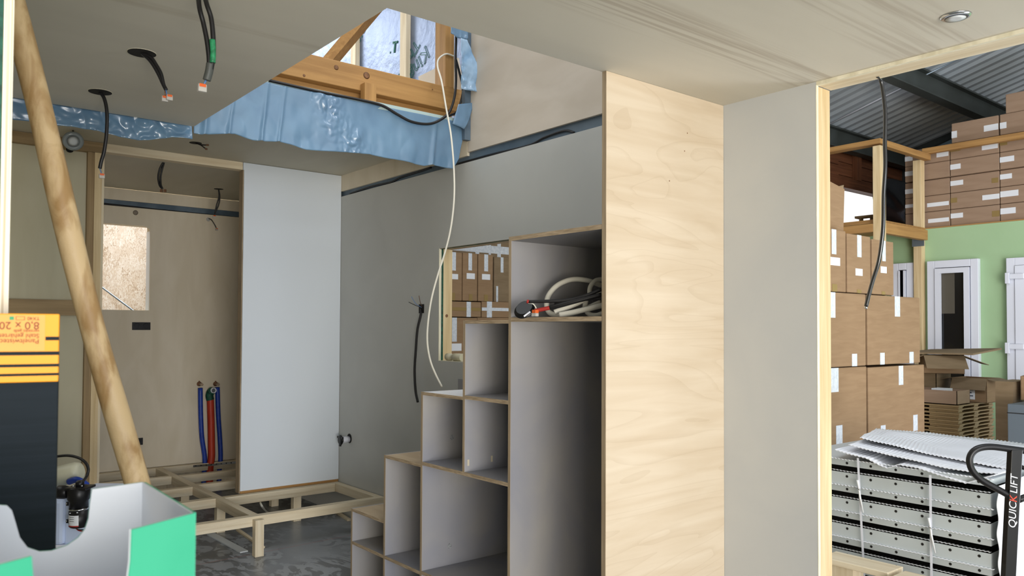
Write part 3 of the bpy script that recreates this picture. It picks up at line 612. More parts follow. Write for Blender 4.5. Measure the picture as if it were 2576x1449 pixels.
# pipe stub with flange
q = at(878, 1105, 1, YA); t = thing('pipe_stub', 'white pipe stub with a black flange low on the grey wall', 'pipe', q)
MB().lathe([(.019, 0), (.019, .050)], q, (0, -1, 0)).build('tube', M_UPVC, t); MB().lathe([(.028, 0), (.028, .0007)], q+Vector((.006, -.0005, .006)), (0, -1, 0), 24).build('wall_hole', M_DARK, t)
MB().lathe([(.021, .045), (.027, .050), (.031, .055), (.027, .060), (.018, .064)], q, (0, -1, 0), 10).build('flange', M_BLK, t)
for k in range(3): MB().obox(q+Vector((.030*math.cos(k*2.1+.5), -.057, .030*math.sin(k*2.1+.5))), (.008, 0, 0), (0, .004, 0), (0, 0, .006)).build('lug', M_BLK, t)
# pipe on the window sill
q = at(1124, 899, 0, -3.262); t = thing('sill_pipe', 'pale plastic pipe fitting lying on the window sill', 'pipe', (q.x, YA+.03, wz0))
o_ = Vector((-3.235, YA+.022, wz0+.0205))
MB().lathe([(.018, 0), (.018, .03), (.014, .031), (.014, .055), (.019, .056), (.019, .12)], o_, (1, .05, 0), 12).build('tube', mat('cream_pipe', '#cfc8ae', .4), t)
MB().lathe([(.0135, -.0006), (.0135, .0)], o_, (1, .05, 0), 14).build('bore', mat('cream_bore', '#a9a288', .6), t)

# ================================================================== things in the top compartment
zs = 1.1445
t = thing('hose_coil', 'coil of thick white hose in the top stair compartment', 'hose', (-1.75, 1.85, zs))
def T2(lst, d0, d1): return [att(x, y, d0+(d1-d0)*i/(len(lst)-1)) for i, (x, y) in enumerate(lst)]
MB().tube(catmull(T2([(1512, 718), (1480, 706), (1440, 703), (1405, 716), (1382, 740), (1375, 765), (1382, 786), (1405, 793), (1440, 788), (1475, 776), (1512, 760)], 2.66, 2.52)), .0085, 12).build('loop', M_WHC, t)
MB().tube(catmull(T2([(1512, 735), (1475, 752), (1440, 768), (1410, 780), (1395, 786)], 2.50, 2.50)), .0085, 12).build('loop', M_WHC, t)
MB().tube(catmull(T2([(1516, 702), (1498, 706), (1485, 722), (1484, 742), (1492, 752)], 2.60, 2.55)), .0075, 12).build('loop', M_WHC, t)
MB().tube(catmull(T2([(1407, 792), (1440, 786), (1475, 778), (1516, 768)], 2.47, 2.45)), .0085, 12).build('loop', M_WHC, t)
MB().tube(catmull(T2([(1474, 756), (1472, 775), (1482, 790), (1500, 793), (1516, 788)], 2.52, 2.50)), .0078, 12).build('loop', M_WHC, t)
t = thing('cable_bundle', 'bundle of black cables with red sleeve lying over the white hose coil', 'cable', (-1.8, 1.8, zs))
MB().tube(catmull(T2([(1330, 759), (1370, 758), (1415, 756), (1460, 748), (1514, 728)], 2.46, 2.42)), .0055).build('sheath', M_BLKC, t)
MB().tube(catmull(T2([(1384, 774), (1410, 768), (1450, 757), (1514, 741)], 2.45, 2.41)), .0075).build('sheath', M_BLKC, t)
MB().tube(catmull(T2([(1396, 766), (1430, 757), (1480, 752), (1514, 750)], 2.45, 2.41)), .006).build('sheath', M_BLKC, t)
MB().tube(catmull(T2([(1345, 782), (1365, 778), (1384, 774)], 2.46, 2.45)), .0065).build('red_sleeve', M_REDW, t)
MB().tube(catmull(T2([(1325, 758), (1330, 759)], 2.46, 2.46)), .006).build('red_tip', M_REDW, t)
MB().tube(catmull(T2([(1328, 762), (1340, 764), (1347, 772), (1350, 780)], 2.46, 2.46)), .002).build('white_wire', M_WHC, t)
t = thing('lever_connector', 'orange lever connector on the shelf beside the black spotlight', 'connector', at(1347, 797, 2, zs))
q = at(1346, 796, 2, zs); B((q.x-.010, q.y-.006, zs), (q.x+.010, q.y+.006, zs+.010)).build('body', M_CLEAR, t, bevel=.001); B((q.x-.008, q.y-.006, zs+.010), (q.x+.009, q.y+.007, zs+.020)).build('lever', M_ORANGE, t, bevel=.001)
t = thing('loose_spotlight', 'loose black spotlight leaning on the left side of top compartment', 'lamp', at(1322, 798, 2, zs))
q = att(1322, 780, 2.50); ax = Vector((.62, -.05, .70)).normalized()
MB().lathe([(.030, 0), (.034, .004), (.034, .007), (.026, .009), (.024, .014), (.0, .016)], q-ax*.004, (-AF+AU*.9+AR*-.5), 30).build('housing', M_BLK, t)
MB().lathe([(.027, 0), (.027, .001)], q+(-AF+AU*.9+AR*-.5).normalized()*.0125, (-AF+AU*.9+AR*-.5), 30).build('lens', mat('grey_lens', '#14181a', .1, spec=.5), t)
MB().bar(att(1318, 796, 2.47), att(1334, 784, 2.47), .004, .005).build('clip', M_UPVC, t)

# ================================================================== foreground
# round handle leaning inside the wall end
tq = 1.22
a, c = att(-8, -120, tq), att(341, 1213, tq+.02); d = (c-a); a2 = a-d*.03; low = a+d*((a.z-.0)/(a.z-c.z)); t = thing('round_pole', 'worn round wooden pole leaning across the left of the picture', 'pole', (low.x, low.y, 0))
N = 40; PP = [a2.lerp(low, k/N) for k in range(N+1)]; PP[-1].z += .012
for k in range(1, N): PP[k] = PP[k]+AR*(.004*math.sin(k*.35))
mpole = mat('worn_pole_wood', '#a58458', .5, col2='#cdb288', scale=(34, 34, 11), det=9, contrast=(.40, .60), bump=.15, bscale=60)
MB().tube(PP, [.0185+.0006*math.sin(k*.8) for k in range(N+1)], 22).build('shaft', mpole, t)

# workbench under the cartons
t = thing('work_trestle', 'low plywood bench carrying the two cartons in the foreground', 'bench', (-.6, 0, -.45))
B((-.93, -.42, .775), (-.30, .24, .80)).build('top', M_PLY, t)
for x in (-.9, -.36):
    for y in (-.40, .005-.05): B((x, y, -.45), (x+.045, y+.04, .774)).build('leg', wood('pine', 2), t)

# green carton, white inside, with thumb cut-outs
zr = .977; z0 = .8005
Fr = Vector((-.572, .179, 0)); Br = Vector((-.710, .181, 0)); uf = Vector((.43, -.903, 0)).normalized(); ub = Vector((.03, -1, 0)).normalized()
Fl = Fr+uf*.235; Bl = Br+ub*.235
GRN = mat('green_print', '#3aa783', .45, col2='#42ae8a', scale=(10, 10, 10)); WIN = mat('white_carton_inside', '#c9cdd2', .6)
t = thing('green_carton', 'blurred green carton, white inside, with curved cut-outs in the foreground', 'carton', (-.6, .05, z0))
def wallpoly(p0, u, outline): return [Vector((p0.x+u.x*s, p0.y+u.y*s, z)) for s, z in outline]
def zc(d): return zr-d
fo = [(0, z0), (0, zr), (.051, zr), (.0515, zr-.02), (.054, zr-.04), (.063, zr-.056), (.08, zr-.066), (.098, zr-.06), (.109, zr-.045), (.1145, zr-.025), (.117, zr), (.235, zr), (.235, z0)]
nf = Vector((-uf.y, uf.x, 0)); nf = nf if nf.x > 0 else -nf
MB().prism(wallpoly(Fr, uf, fo), nf*.0012).build('front_wall', GRN, t)
MB().prism(wallpoly(Fr-nf*.0014, uf, fo), nf*.0012).build('front_lining', WIN, t)
bp = [(232, 1231), (227, 1265), (223, 1305), (214, 1332), (196, 1354), (168, 1373), (130, 1386), (100, 1388), (70, 1378), (50, 1352), (38, 1310), (30, 1284), (18, 1272), (-20, 1270)]
bo = [(0, z0), (0, zr)]
for x, y in bp:
    q = atp(x, y, Br, Vector((1, .03, 0)).normalized()); bo.append(((q-Br).dot(ub), min(q.z, zr)))
bo += [(.235, bo[-1][1]), (.235, z0)]
MB().prism(wallpoly(Br, ub, bo), (-.0012, 0, 0)).build('back_wall', WIN, t)
MB().prism(wallpoly(Br-Vector((.0014, 0, 0)), ub, bo), (-.0012, 0, 0)).build('back_print', GRN, t)
for p, q, nn, mm_ in ((Fr, Br, (0, -.0012, 0), WIN), (Fr+Vector((0, .0014, 0)), Br+Vector((0, .0014, 0)), (0, -.0012, 0), GRN), (Fl, Bl, (0, .0012, 0), WIN), (Fl-Vector((0, .0014, 0)), Bl-Vector((0, .0014, 0)), (0, .0012, 0), GRN)):
    MB().prism([(p.x, p.y, z0), (q.x, q.y, z0), (q.x, q.y, zr), (p.x, p.y, zr)], nn).build('side_wall', mm_, t)
MB().prism([(Fr.x, Fr.y, z0), (Br.x, Br.y, z0), (Bl.x, Bl.y, z0), (Fl.x, Fl.y, z0)], (0, 0, .0015)).build('base', WIN, t)

# orange and black screw carton, standing on its head
c0 = att(146, 1000, .735); dep = ray(160, 1000); dep.z = 0; dep.normalize(); fx = Vector((-dep.y, dep.x, 0)); fx = fx if fx.dot(AR) < 0 else -fx   # fx points left along the face
ztop = att(146, 790, .735).z; zbot = .8005
t = thing('screw_carton', 'black and orange screw carton standing upside down behind the green carton', 'carton', (c0.x, c0.y, zbot))
c0 = Vector((c0.x, c0.y, 0)); Wd, Dp = .115, .085
def fz(y): return att(146, y, .735).z
def fpt(s, z, o=0): return c0+fx*s-dep*o+Vector((0, 0, z))
def slab(nm, s0, s1, z0_, z1_, m, o=.0006):
    ps = [fpt(s0, z0_, 0), fpt(s1, z0_, 0), fpt(s1, z1_, 0), fpt(s0, z1_, 0)]
    return MB().prism(ps, -dep*o).build(nm, m, t)
BLC = mat('black_carton_print', '#20272d', .75, col2='#1b2227', scale=(3, 3, 200), spec=.15); ORC = mat('orange_carton_print', '#e8980f', .55); ORL = mat('pale_orange_label', '#e39c4c', .6)
zor = fz(960)
MB().prism([fpt(-.0, zbot), fpt(Wd, zbot), fpt(Wd, zor), fpt(0, zor)], dep*Dp).build('body', BLC, t, bevel=.0008)
MB().prism([fpt(-.0, zor), fpt(Wd, zor), fpt(Wd, ztop), fpt(0, ztop)], dep*Dp).build('orange_end', ORC, t, bevel=.0008)
for y0, y1 in ((884, 893), (915, 922), (938, 944)): slab('black_stripe', -.0004, Wd, fz(y1), fz(y0), BLC, .0005)
slab('black_stripe', .0, .011, fz(856), fz(847), BLC)
slab('label', .0115, Wd-.003, fz(882), fz(793), ORL, .0004)
slab('torn_patch', .049, .062, fz(838), fz(802), mat('torn_card', '#d6d6d4', .8), .0008)
inkb = mat('brown_print', '#6a2a12', .6)
for body, y, sz in (('Paneltwistec', 853, .0061), ('Stahl gehärtet', 840, .0056), ('verzinkt gelb', 829.5, .0039), ('8,0 x 200', 811, .0096), ('TX40', 798, .0042)):
    # the carton stands on its head: the writing starts at its right edge and reads leftwards
    text('printed_text', body, fpt(.0159, fz(y), .0009), fx, (0, 0, -1), sz, inkb, t, ext=.0001)
slab('screw_pictogram', .0275, .0345, fz(806), fz(797), inkb, .0007); slab('screw_pictogram', .028, .034, fz(805), fz(798), ORL, .0009); slab('green_square', .036, .0395, fz(806), fz(797), mat('green_square', '#1c8a52', .5), .0008)

# white tank with pump
t0 = 2.62
tk = thing('water_tank', 'white translucent plastic tank seen through the carton cut-out', 'tank', att(190, 1380, t0)+Vector((0, 0, -.02)))
h = .0
fxh = Vector((AR.x, AR.y, 0)).normalized(); dh = Vector((AF.x, AF.y, 0)).normalized()
def tk_box(x0, x1, y0, y1, tt, dpt, nm, m, par, bev=.008):
    a, c = att(x0, y1, tt), att(x1, y0, tt); w = (c-a).dot(fxh)
    P0 = Vector((a.x, a.y, a.z)); zz = c.z-a.z
    P = [P0, P0+fxh*w, P0+fxh*w+dh*dpt, P0+dh*dpt]
    return MB().hexa([*P, *[p+Vector((0, 0, zz)) for p in P]]).build(nm, m, par, bevel=bev)
MTK = mat('milky_plastic', '#c6d4ee', .3, spec=.5)
tk_box(60, 158, 1258, 1372, t0, .2, 'body', MTK, tk, .012); tk_box(157, 300, 1245, 1372, t0+.012, .2, 'body', MTK, tk, .010)
tk_box(60, 300, 1372, 1380, t0, .22, 'foot', M_UPVC, tk, .003)
MB().lathe([(.0, 0), (.03, 0), (.035, .01), (.035, .10), (.03, .115), (.02, .12)], att(120, 1205, t0+.1), fxh+Vector((0, 0, .25)), 24).build('neck', mat('yellowed_plastic', '#c8c6ae', .35), tk)
a = att(60, 1381, t0-.02); 
ts = thing('tank_stand', 'pale timber stand under the white tank', 'stand', Vector((a.x, a.y, 0)))
tk_box(60, 310, 1384, 1395, t0+.0, .24, 'top', wood('pale', 0), ts, .002)
for x in (75, 290):
    q = att(x, 1396, t0+.0); B((q.x-.02, q.y-.0, 0), (q.x+.02, q.y+.04, q.z-.004)).build('leg', wood('pale', 2), ts)
pm = thing('water_pump', 'black water pump with printed label in front of the white tank', 'pump', att(200, 1330, t0-.05))
tp = t0-.045; s_ = tp/F
MB().lathe([(19*s_, 0), (22.5*s_, 3*s_), (22.5*s_, 46*s_)], att(198, 1325, tp), AU, 30).build('motor', M_BLK, pm)
MB().lathe([(23*s_, 0), (23*s_, 4*s_)], att(198, 1281, tp), AU, 30).build('steel_ring', M_CHROME, pm)
MB().lathe([(22*s_, 0), (22*s_, 16*s_), (26*s_, 22*s_), (27*s_, 50*s_), (24*s_, 52*s_)], att(198, 1276, tp), AU, 30).build('pump_head', M_BLK, pm)
MB().obox(att(202, 1226, tp), AR*(27*s_), AF*(24*s_), AU*(3*s_)).build('head_plate', M_BLK, pm, bevel=.002)
MB().lathe([(10*s_, 0), (10*s_, 11*s_), (7*s_, 15*s_)], att(201, 1224, tp), AU, 20).build('top_cap', M_BLK, pm)
for x in (184, 206): MB().lathe([(2.5*s_, 0), (2*s_, 3*s_)], att(x, 1224, tp-.05), AU, 10).build('screw', M_CHROME, pm)
MB().lathe([(13*s_, 0), (15*s_, 2*s_), (17*s_, 10*s_), (17*s_, 24*s_), (11*s_, 26*s_)], att(172, 1238, tp), -AR, 24).build('inlet_nut', M_BLK, pm)
MB().lathe([(14*s_, 0), (15*s_, 20*s_)], att(146, 1240, tp), -AR, 20).build('clear_strainer', mat('smoky_clear', '#77736c', .12, spec=.8), pm)
for y in (1267, 1311):
    MB().obox(att(176, y, tp), AR*(9*s_), AF*(3*s_), AU*(5*s_)).build('foot', M_BLK, pm, bevel=.002); MB().lathe([(2.8*s_, 0), (1.5*s_, 2.5*s_)], att(168, y, tp-.006), -AF, 12).build('screw', M_CHROME, pm)
lb = []
for k in range(9):
    an = math.radians(-48+k*9.5); lb.append(an)
cc = att(198, 1300, tp)
def onmotor(an, y, r): 
    base = att(198, y, tp); return base+AR*(math.sin(an)*r)+(-AF)*(math.cos(an)*r)
mbl = MB(); R1 = 22.9*s_
for a1, a2 in zip(lb, lb[1:]): mbl.hexa([onmotor(a1, 1317, R1-.0006), onmotor(a2, 1317, R1-.0006), onmotor(a2, 1317, R1), onmotor(a1, 1317, R1), onmotor(a1, 1292, R1-.0006), onmotor(a2, 1292, R1-.0006), onmotor(a2, 1292, R1), onmotor(a1, 1292, R1)])
mbl.build('label', M_LABEL, pm)
mbl = MB()
for a1, a2 in zip(lb, lb[1:]): mbl.hexa([onmotor(a1, 1320, R1-.0006), onmotor(a2, 1320, R1-.0006), onmotor(a2, 1320, R1), onmotor(a1, 1320, R1), onmotor(a1, 1317, R1-.0006), onmotor(a2, 1317, R1-.0006), onmotor(a2, 1317, R1), onmotor(a1, 1317, R1)])
mbl.build('red_label_edge', M_REDW, pm)
MB().bar(onmotor(math.radians(-30), 1286, R1+.001), onmotor(math.radians(25), 1284, R1+.001), .0005, .003).build('white_print', M_LABEL, pm)
text('label_print', 'CE', onmotor(math.radians(-40), 1315, R1+.002), AR, AU, .009, M_INK, pm)
for i in range(3): MB().bar(onmotor(math.radians(-30), 1296+5*i, R1+.001), onmotor(math.radians(2), 1296+5*i, R1+.001), .0004, .0015).build('label_line', M_INK, pm)
MB().tube(catmull([att(190, 1325, tp), att(197, 1334, tp), att(212, 1337, tp)]), .002, 6).build('red_wire', M_REDW, pm)
MB().tube(catmull([att(188, 1325, tp), att(195, 1332, tp), att(210, 1333, tp)]), .002, 6).build('black_wire', M_BLKC, pm)
MB().tube(catmull([att(100, 1152, t0+.12), att(135, 1149, t0+.1), att(170, 1146, t0+.08), (att(198, 1152, t0+.06)), att(215, 1164, t0+.04), att(222, 1180, t0+.03), att(218, 1198, t0+.02), att(208, 1212, t0-.02)]), .0048).build('hose', M_BLKC, None, label='thin black hose arching from the pump towards the left', cat='hose')
MB().tube(catmull([att(174, 1212, t0+.06), att(190, 1207, t0+.05), att(205, 1212, t0+.05), att(219, 1222, t0+.06)]), .011).build('blue_hose', M_BLUEP, None, label='short blue hose curling behind the black pump', cat='hose')

# ================================================================== THE HALL outside
GZ = -.45
struct('ground', B((-9, -6, GZ-.2), (9, 9.3, GZ)), mat('hall_concrete', '#b9b6ad', .7, col2='#c2bfb6', scale=(1.5, 1.5, 1.5)))
struct('wall_4', B((-9, -3.6, GZ), (2.2, -3.5, 5.0)), mat('hall_rear_wall', '#5a5852', .8, col2='#64625b', scale=(2, 2, 2)), label='rear wall of the hall behind the viewer')  # unseen wall, put in to block world light from behind the viewer
struct('wall_1', B((-4.9, 7.0, GZ), (3.5, 7.12, 1.975)), M_GREEN, label='pale green office wall of the hall')
# storage deck above the office
struct('wall_2', B((-4.3, 9.0, GZ), (6, 9.1, 6)), mat('gable_sheet', '#3a3f3e', .7, col2='#4a4f4d', scale=(3, 3, 3)), label='dark end wall of the hall')
mbr = MB(); wy0, wy1 = at(2110, 520, 0, -4.1).y, at(2215, 520, 0, -4.1).y; wz_0, wz_1 = at(2160, 566, 0, -4.1).z, at(2160, 483, 0, -4.1).z
for (y0, y1, za, zb_) in ((5.6, wy0, GZ, 3.3), (wy1, 9.0, GZ, 3.3), (wy0, wy1, GZ, wz_0), (wy0, wy1, wz_1, 3.3)):
    k = za
    while k < zb_-.01:
        hh = min(.135, zb_-k); mbr.box((-4.13, y0, k), (-4.1, y1, k+hh-.006)); k += .135
    mbr.box((-4.16, y0, za), (-4.135, y1, zb_))
wbn = struct('wall_3', mbr, wood('brown', 1), label='brown boarded side wall of the hall')
for x in (2150,):
    q = at(x, 440, 0, -4.1); struct('wall_stud', B((-4.098, q.y-.05, wz_1+.1), (-4.05, q.y+.05, 3.3)), wood('brown', 2), wbn)
struct('wall_rail', B((-4.098, 6, wz_1+.0), (-4.06, 9, wz_1+.1)), wood('brown', 1), wbn)
# corrugated roof
slope = .266; gx, gz = -3.91, 3.138
def rz(x): return gz+slope*(x-gx)
rb = bmesh.new(); y = 2.45; prof = []; k = 0
while y < 9.0:
    for dy, dz in ((0, 0), (.052, 0), (.07, .028), (.122, .028)): prof.append((y+dy, dz))
    y += .14
def rrow(x, off): return [rb.verts.new((x, yy, rz(x)+dz+off)) for yy, dz in prof]
A_, B_, C_, D_ = rrow(-4.3, 0), rrow(4.5, 0), rrow(-4.3, .004), rrow(4.5, .004)
for i in range(len(prof)-1): rb.faces.new((A_[i], A_[i+1], B_[i+1], B_[i])); rb.faces.new((C_[i], D_[i], D_[i+1], C_[i+1]))
mr_ = MB(); mr_.bm.free(); mr_.bm = rb
struct('roof', mr_, mat('galvanised_roof', '#a7b1b8', .45, .2, col2='#b2bbc1', scale=(2, 2, 2)), label='corrugated metal roof of the hall')
def ibeam(x, wz, nm='roof_beam'):
    z = rz(x)-.002; mb = MB(); mb.box((x-.004, 2.6, z-.20), (x+.004, 9, z-.02)); mb.box((x-.05, 2.6, z-.212), (x+.05, 9, z-.2)); mb.box((x-.05, 2.6, z-.03), (x+.05, 9, z-.014))
    return mb
ibeam(-3.03, 0).build('roof_beam', mat('beam_paint', '#3d423f', .5, col2='#484e4c', scale=(3, 3, 3)), None, kind='structure', label='deep steel roof beam crossing the upper corrugated bay')
ibeam(-4.0, 0).build('roof_beam', MC['beam_paint'], None, kind='structure', label='steel roof beam above the brown boarded wall')
ibeam(-1.6, 0).build('roof_beam', MC['beam_paint'], None, kind='structure', label='steel roof beam nearest the doorway header')
def on_roof(x, y, off=0):
    d = ray(x, y); k = (gz-slope*gx-off-EYE.z)/(d.z-slope*d.x); return EYE+d*k
MB().tube([on_roof(2070, 320, .03), on_roof(2312, 199, .03)], .006, 6).build('roof_conduit', M_UPVC, None, label='thin pale conduit along the corrugated roof left of the beam', cat='conduit')
MB().tube([on_roof(2330, 188, .22), on_roof(2450, 130, .05)], .006, 6).build('tie_rod', M_STEEL, None, label='thin steel tie rod beside the deep roof beam', cat='rod')
# gable steelwork
B((-3.75, 8.9, .5), (-3.62, 8.99, 3.0)).build('wall_column', M_STEEL, None, label='grey steel column at the hall end wall between the timber posts', cat='column')
p, q = at(2340, 374, 1, 8.95), at(2530, 285, 1, 8.95); MB().bar(p+Vector((0, 0, -.08)), q+Vector((0, 0, -.08)), .03, .13).build('gable_rafter', mat('pale_blue_steel', '#7d929e', .4, .3), None, label='pale blue gable rafter under the roof edge above the stored boxes', cat='rafter')

# deck timber frame
def px_box(nm, x0, x1, y0, y1, Y, dep_, m, par, bev=.002):
    a, c = at(x0, y1, 1, Y), at(x1, y0, 1, Y); return B((a.x, Y, a.z), (c.x, Y+dep_, c.z)).build(nm, m, par, bevel=bev)
YD = 6.1
t = thing('storage_deck', 'pine post and rail storage deck beside the green office wall', 'deck', (-3.0, 6.5, GZ))
a, c = at(2196, 563, 1, YD), at(2214, 350, 1, YD); ztop_ = c.z
B((a.x, YD, GZ), (c.x, YD+.09, ztop_-.045)).build('post', wood('pine', 2), t, bevel=.003)
pzt = at(2214, 347, 1, YD).z
B((-5.0, YD, pzt-.04), (c.x, YD+.09, pzt)).build('top_rail', wood('pineo', 0), t, bevel=.002)
B((-5.0, YD, at(2190, 584, 1, YD).z), (a.x-.001, YD+.06, at(2190, 563, 1, YD).z)).build('deck_beam', wood('pineo', 0), t, bevel=.002)
k1 = at(2297, 560, 1, 6.93); k2 = at(2318, 560, 1, 6.93)
B((k1.x, 6.93, GZ), (k2.x, 6.998, pzt-.045)).build('post', wood('pine', 2), t, bevel=.003)
B((c.x-.05, YD+.091, pzt-.05), (c.x, 7.0, pzt)).build('top_rail', wood('pineo', 1), t, bevel=.002)
zb1, zb0 = at(2226, 559, 0, c.x).z, at(2226, 586, 0, c.x).z
B((c.x-.05, YD+.091, zb0), (c.x, 6.929, zb1)).build('deck_beam', wood('pineo', 1), t, bevel=.002)
B((-4.09, YD+.061, zb1-.0), (c.x-.051, 8.9, zb1+.03)).build('deck_boards', wood('pineo', 0), t)
zr0 = at(2325, 373, 1, 6.95).z
B((k2.x, 6.95, zr0-.05), (3.0, 6.999, zr0)).build('front_rail', wood('pineo', 0), t, bevel=.002)
B((-4.9+.9, 7.0, 1.976), (3.0, 8.9, 1.985)).build('office_deck', wood('pineo', 0), t)
q = at(2310, 605, 1, 6.93); B((q.x-.05, 6.924, q.z-.05), (q.x+.05, 6.9295, q.z+.06)).build('steel_bracket', M_STEEL, t)

# windows and door in the green wall
def upvc(nm, x0, x1, ytop, zb_, lab):
    a = at(x0, ytop, 1, 6.97); c = at(x1, ytop, 1, 6.97); zt_ = a.z; t = thing(nm, lab, nm.split('_')[0], (a.x, 6.97, zb_), kind='structure')
    w = .06
    B((a.x, 6.95, zb_), (a.x+w, 6.999, zt_)).build('frame', M_UPVC, t, bevel=.004); B((c.x-w, 6.95, zb_), (c.x, 6.999, zt_)).build('frame', M_UPVC, t, bevel=.004)
    B((a.x+w, 6.95, zt_-w), (c.x-w, 6.999, zt_)).build('frame', M_UPVC, t, bevel=.004); B((a.x+w, 6.95, zb_), (c.x-w, 6.999, zb_+w)).build('frame', M_UPVC, t, bevel=.004)
    s0, s1, s2, s3 = a.x+w+.006, c.x-w-.006, zb_+w+.006, zt_-w-.006; v = .042; mb = MB()
    mb.box((s0, 6.94, s2), (s0+v, 6.97, s3)); mb.box((s1-v, 6.94, s2), (s1, 6.97, s3)); mb.box((s0+v, 6.94, s3-v), (s1-v, 6.97, s3)); mb.box((s0+v, 6.94, s2), (s1-v, 6.97, s2+v)); mb.build('sash', M_UPVC, t)
    B((a.x+w, 6.975, zb_+w), (c.x-w, 6.985, zt_-w)).build('pane', M_GLASS, t)
    return t, a.x, c.x, zt_
w3, ax_, cx_, zt_ = upvc('window_3', 2334, 2463, 658, .25, 'white framed office window left of the white door')
for dx, w_ in ((.10, .012), (.16, .05), (.24, .02)): B((ax_+dx, 6.972, .6), (ax_+dx+w_, 6.9745, 1.3)).build('reflection_curtain', mat('dim_curtain', '#46423c', .5), w3) if False else None
B((ax_+.075, 6.9735, 1.25), (ax_+.21, 6.9748, 1.62)).build('paper_behind_glass', mat('dim_paper', '#585349', .4), w3)
upvc('window_4', 2244, 2300, 664, .8, 'white framed office window behind the stacked cartons')
dr = thing('door_3', 'white plastic office door with hinges at the right picture edge', 'door', at(2533, 1000, 1, 6.95), kind='structure')
a = at(2533, 650, 1, 6.97)
B((a.x, 6.95, GZ), (a.x+.06, 6.999, a.z)).build('frame', M_UPVC, dr, bevel=.003); B((a.x+.06, 6.95, a.z-.06), (a.x+1.0, 6.999, a.z)).build('frame', M_UPVC, dr, bevel=.003)
B((a.x+.062, 6.94, GZ+.02), (a.x+.165, 6.99, a.z-.062)).build('stile', M_UPVC, dr, bevel=.003); B((a.x+.166, 6.96, GZ+.02), (a.x+.95, 6.985, .95)).build('lower_panel', M_UPVC, dr)
B((a.x+.166, 6.965, .96), (a.x+.95, 6.98, a.z-.14)).build('pane', M_GLASS, dr); B((a.x+.166, 6.94, a.z-.14), (a.x+.95, 6.99, a.z-.062)).build('rail', M_UPVC, dr)
for y in (702, 878):
    q = at(2540, y, 1, 6.93); hg = B((q.x-.03, 6.915, q.z-.035), (q.x+.0, 6.939, q.z+.05)).build('hinge', M_UPVC, dr, bevel=.003); B((q.x, 6.92, q.z), (q.x+.1, 6.939, q.z+.04)).build('hinge_leaf', M_UPVC, hg, bevel=.004)

# ------------------------------------------------------------------ cardboard boxes
def carton(label, x0, x1, y0, y1, z0_, z1_, m=M_CARD, group=None, tapes=(), face='x', name='cardboard_box'):
    """closed carton; tapes: (u0, u1, v0, v1, material, part name) on the seen face, in fractions of it"""
    x0, x1 = sorted((x0, x1)); y0, y1 = sorted((y0, y1)); z0_, z1_ = sorted((z0_, z1_))
    t = thing(name, label, 'box', ((x0+x1)/2, (y0+y1)/2, z0_), group)
    B((x0, y0, z0_), (x1, y1, z1_)).build('body', m, t, bevel=.004)
    for ti, (u0, u1, v0, v1, tm, nm) in enumerate(tapes):
        e = .0010+.0004*ti
        if face == 'x': B((x1-.0005, y0+(y1-y0)*u0, z0_+(z1_-z0_)*v0), (x1+e, y0+(y1-y0)*u1, z0_+(z1_-z0_)*v1)).build(nm, tm, t)
        else: B((x0+(x1-x0)*u0, y0-e, z0_+(z1_-z0_)*v0), (x0+(x1-x0)*u1, y0+.0005, z0_+(z1_-z0_)*v1)).build(nm, tm, t)
    return t
TP, TBR, LB = (M_TAPE, 'tape'), (M_TAPEB, 'tape'), (M_LABEL, 'label')
XC = -2.2
def stk(label, px0, px1, z0_, z1_, tapes, grp='cartons stacked outside the doorway', dx=0, m=M_CARD):
    y0, y1 = at(px0, 800, 0, XC+dx).y, at(px1, 800, 0, XC+dx).y
    return carton(label, XC+dx-.42, XC+dx, y0+.006, y1-.006, z0_+.001, z1_-.004, m, grp, tapes)
L3, L2, L1, L0 = .472, .908, 1.314, 1.645
stk('brown carton in the lowest row left, half behind the foam sheets', 2068, 2180, .040, L3, [(.2, .3, .6, 1, *TP)])
stk('brown carton in the lowest row right, behind the foam sheets', 2182, 2325, .040, L3, [])
B((XC-.44, 3.9, GZ), (XC+.02, 5.15, .036)).build('timber_platform', wood('pined', 1), None, label='low timber platform under the big carton stack', cat='platform')
stk('big brown carton at the bottom left of the stack beside the door jamb', 2068, 2180, L3, L2, [(.17, .34, .70, 1, *TP), (.28, .42, .0, .28, *TP)])
stk('big brown carton at the bottom right of the stack, above the foam sheets', 2182, 2325, L3, L2-.008, [(.52, .60, .73, 1, *TP), (.2, .28, 0, .2, *TP), (.78, .86, .05, .28, *TP)])
stk('big brown carton in the middle row beside the door jamb', 2068, 2179, L2, L1, [(.17, .28, .66, 1, *TP), (.66, .78, 0, .17, *TP)], dx=.01)
stk('big brown carton in the middle row, right of the black cable end', 2181, 2315, L2, L1, [(.50, .60, .7, 1, *TP), (.22, .30, 0, .17, *TP), (.78, .86, 0, .17, *TP)])
stk('narrow upright carton next to the door jamb, top row', 2076, 2130, L1, L0+.01, [(.30, .52, .60, 1, *TP), (.22, .7, .42, .55, *LB), (.3, .55, 0, .12, *TBR)], 'upright cartons in the top row outside the doorway')
stk('narrow upright carton in the middle of the top row', 2131, 2192, L1, L0, [(.42, .60, .62, 1, *TP), (.34, .64, .30, .42, *LB), (.4, .58, 0, .06, *TBR)], 'upright cartons in the top row outside the doorway')
stk('narrow upright carton behind the hanging black cable, top row', 2194, 2250, L1, L0-.01, [(.46, .62, .62, 1, *TP), (.38, .66, .40, .52, *LB), (.42, .58, 0, .06, *TBR)], 'upright cartons in the top row outside the doorway')
y0, y1 = at(2080, 560, 0, -2.25).y, at(2125, 560, 0, -2.25).y; za, zb_ = 1.66, at(2110, 468, 0, -2.25).z
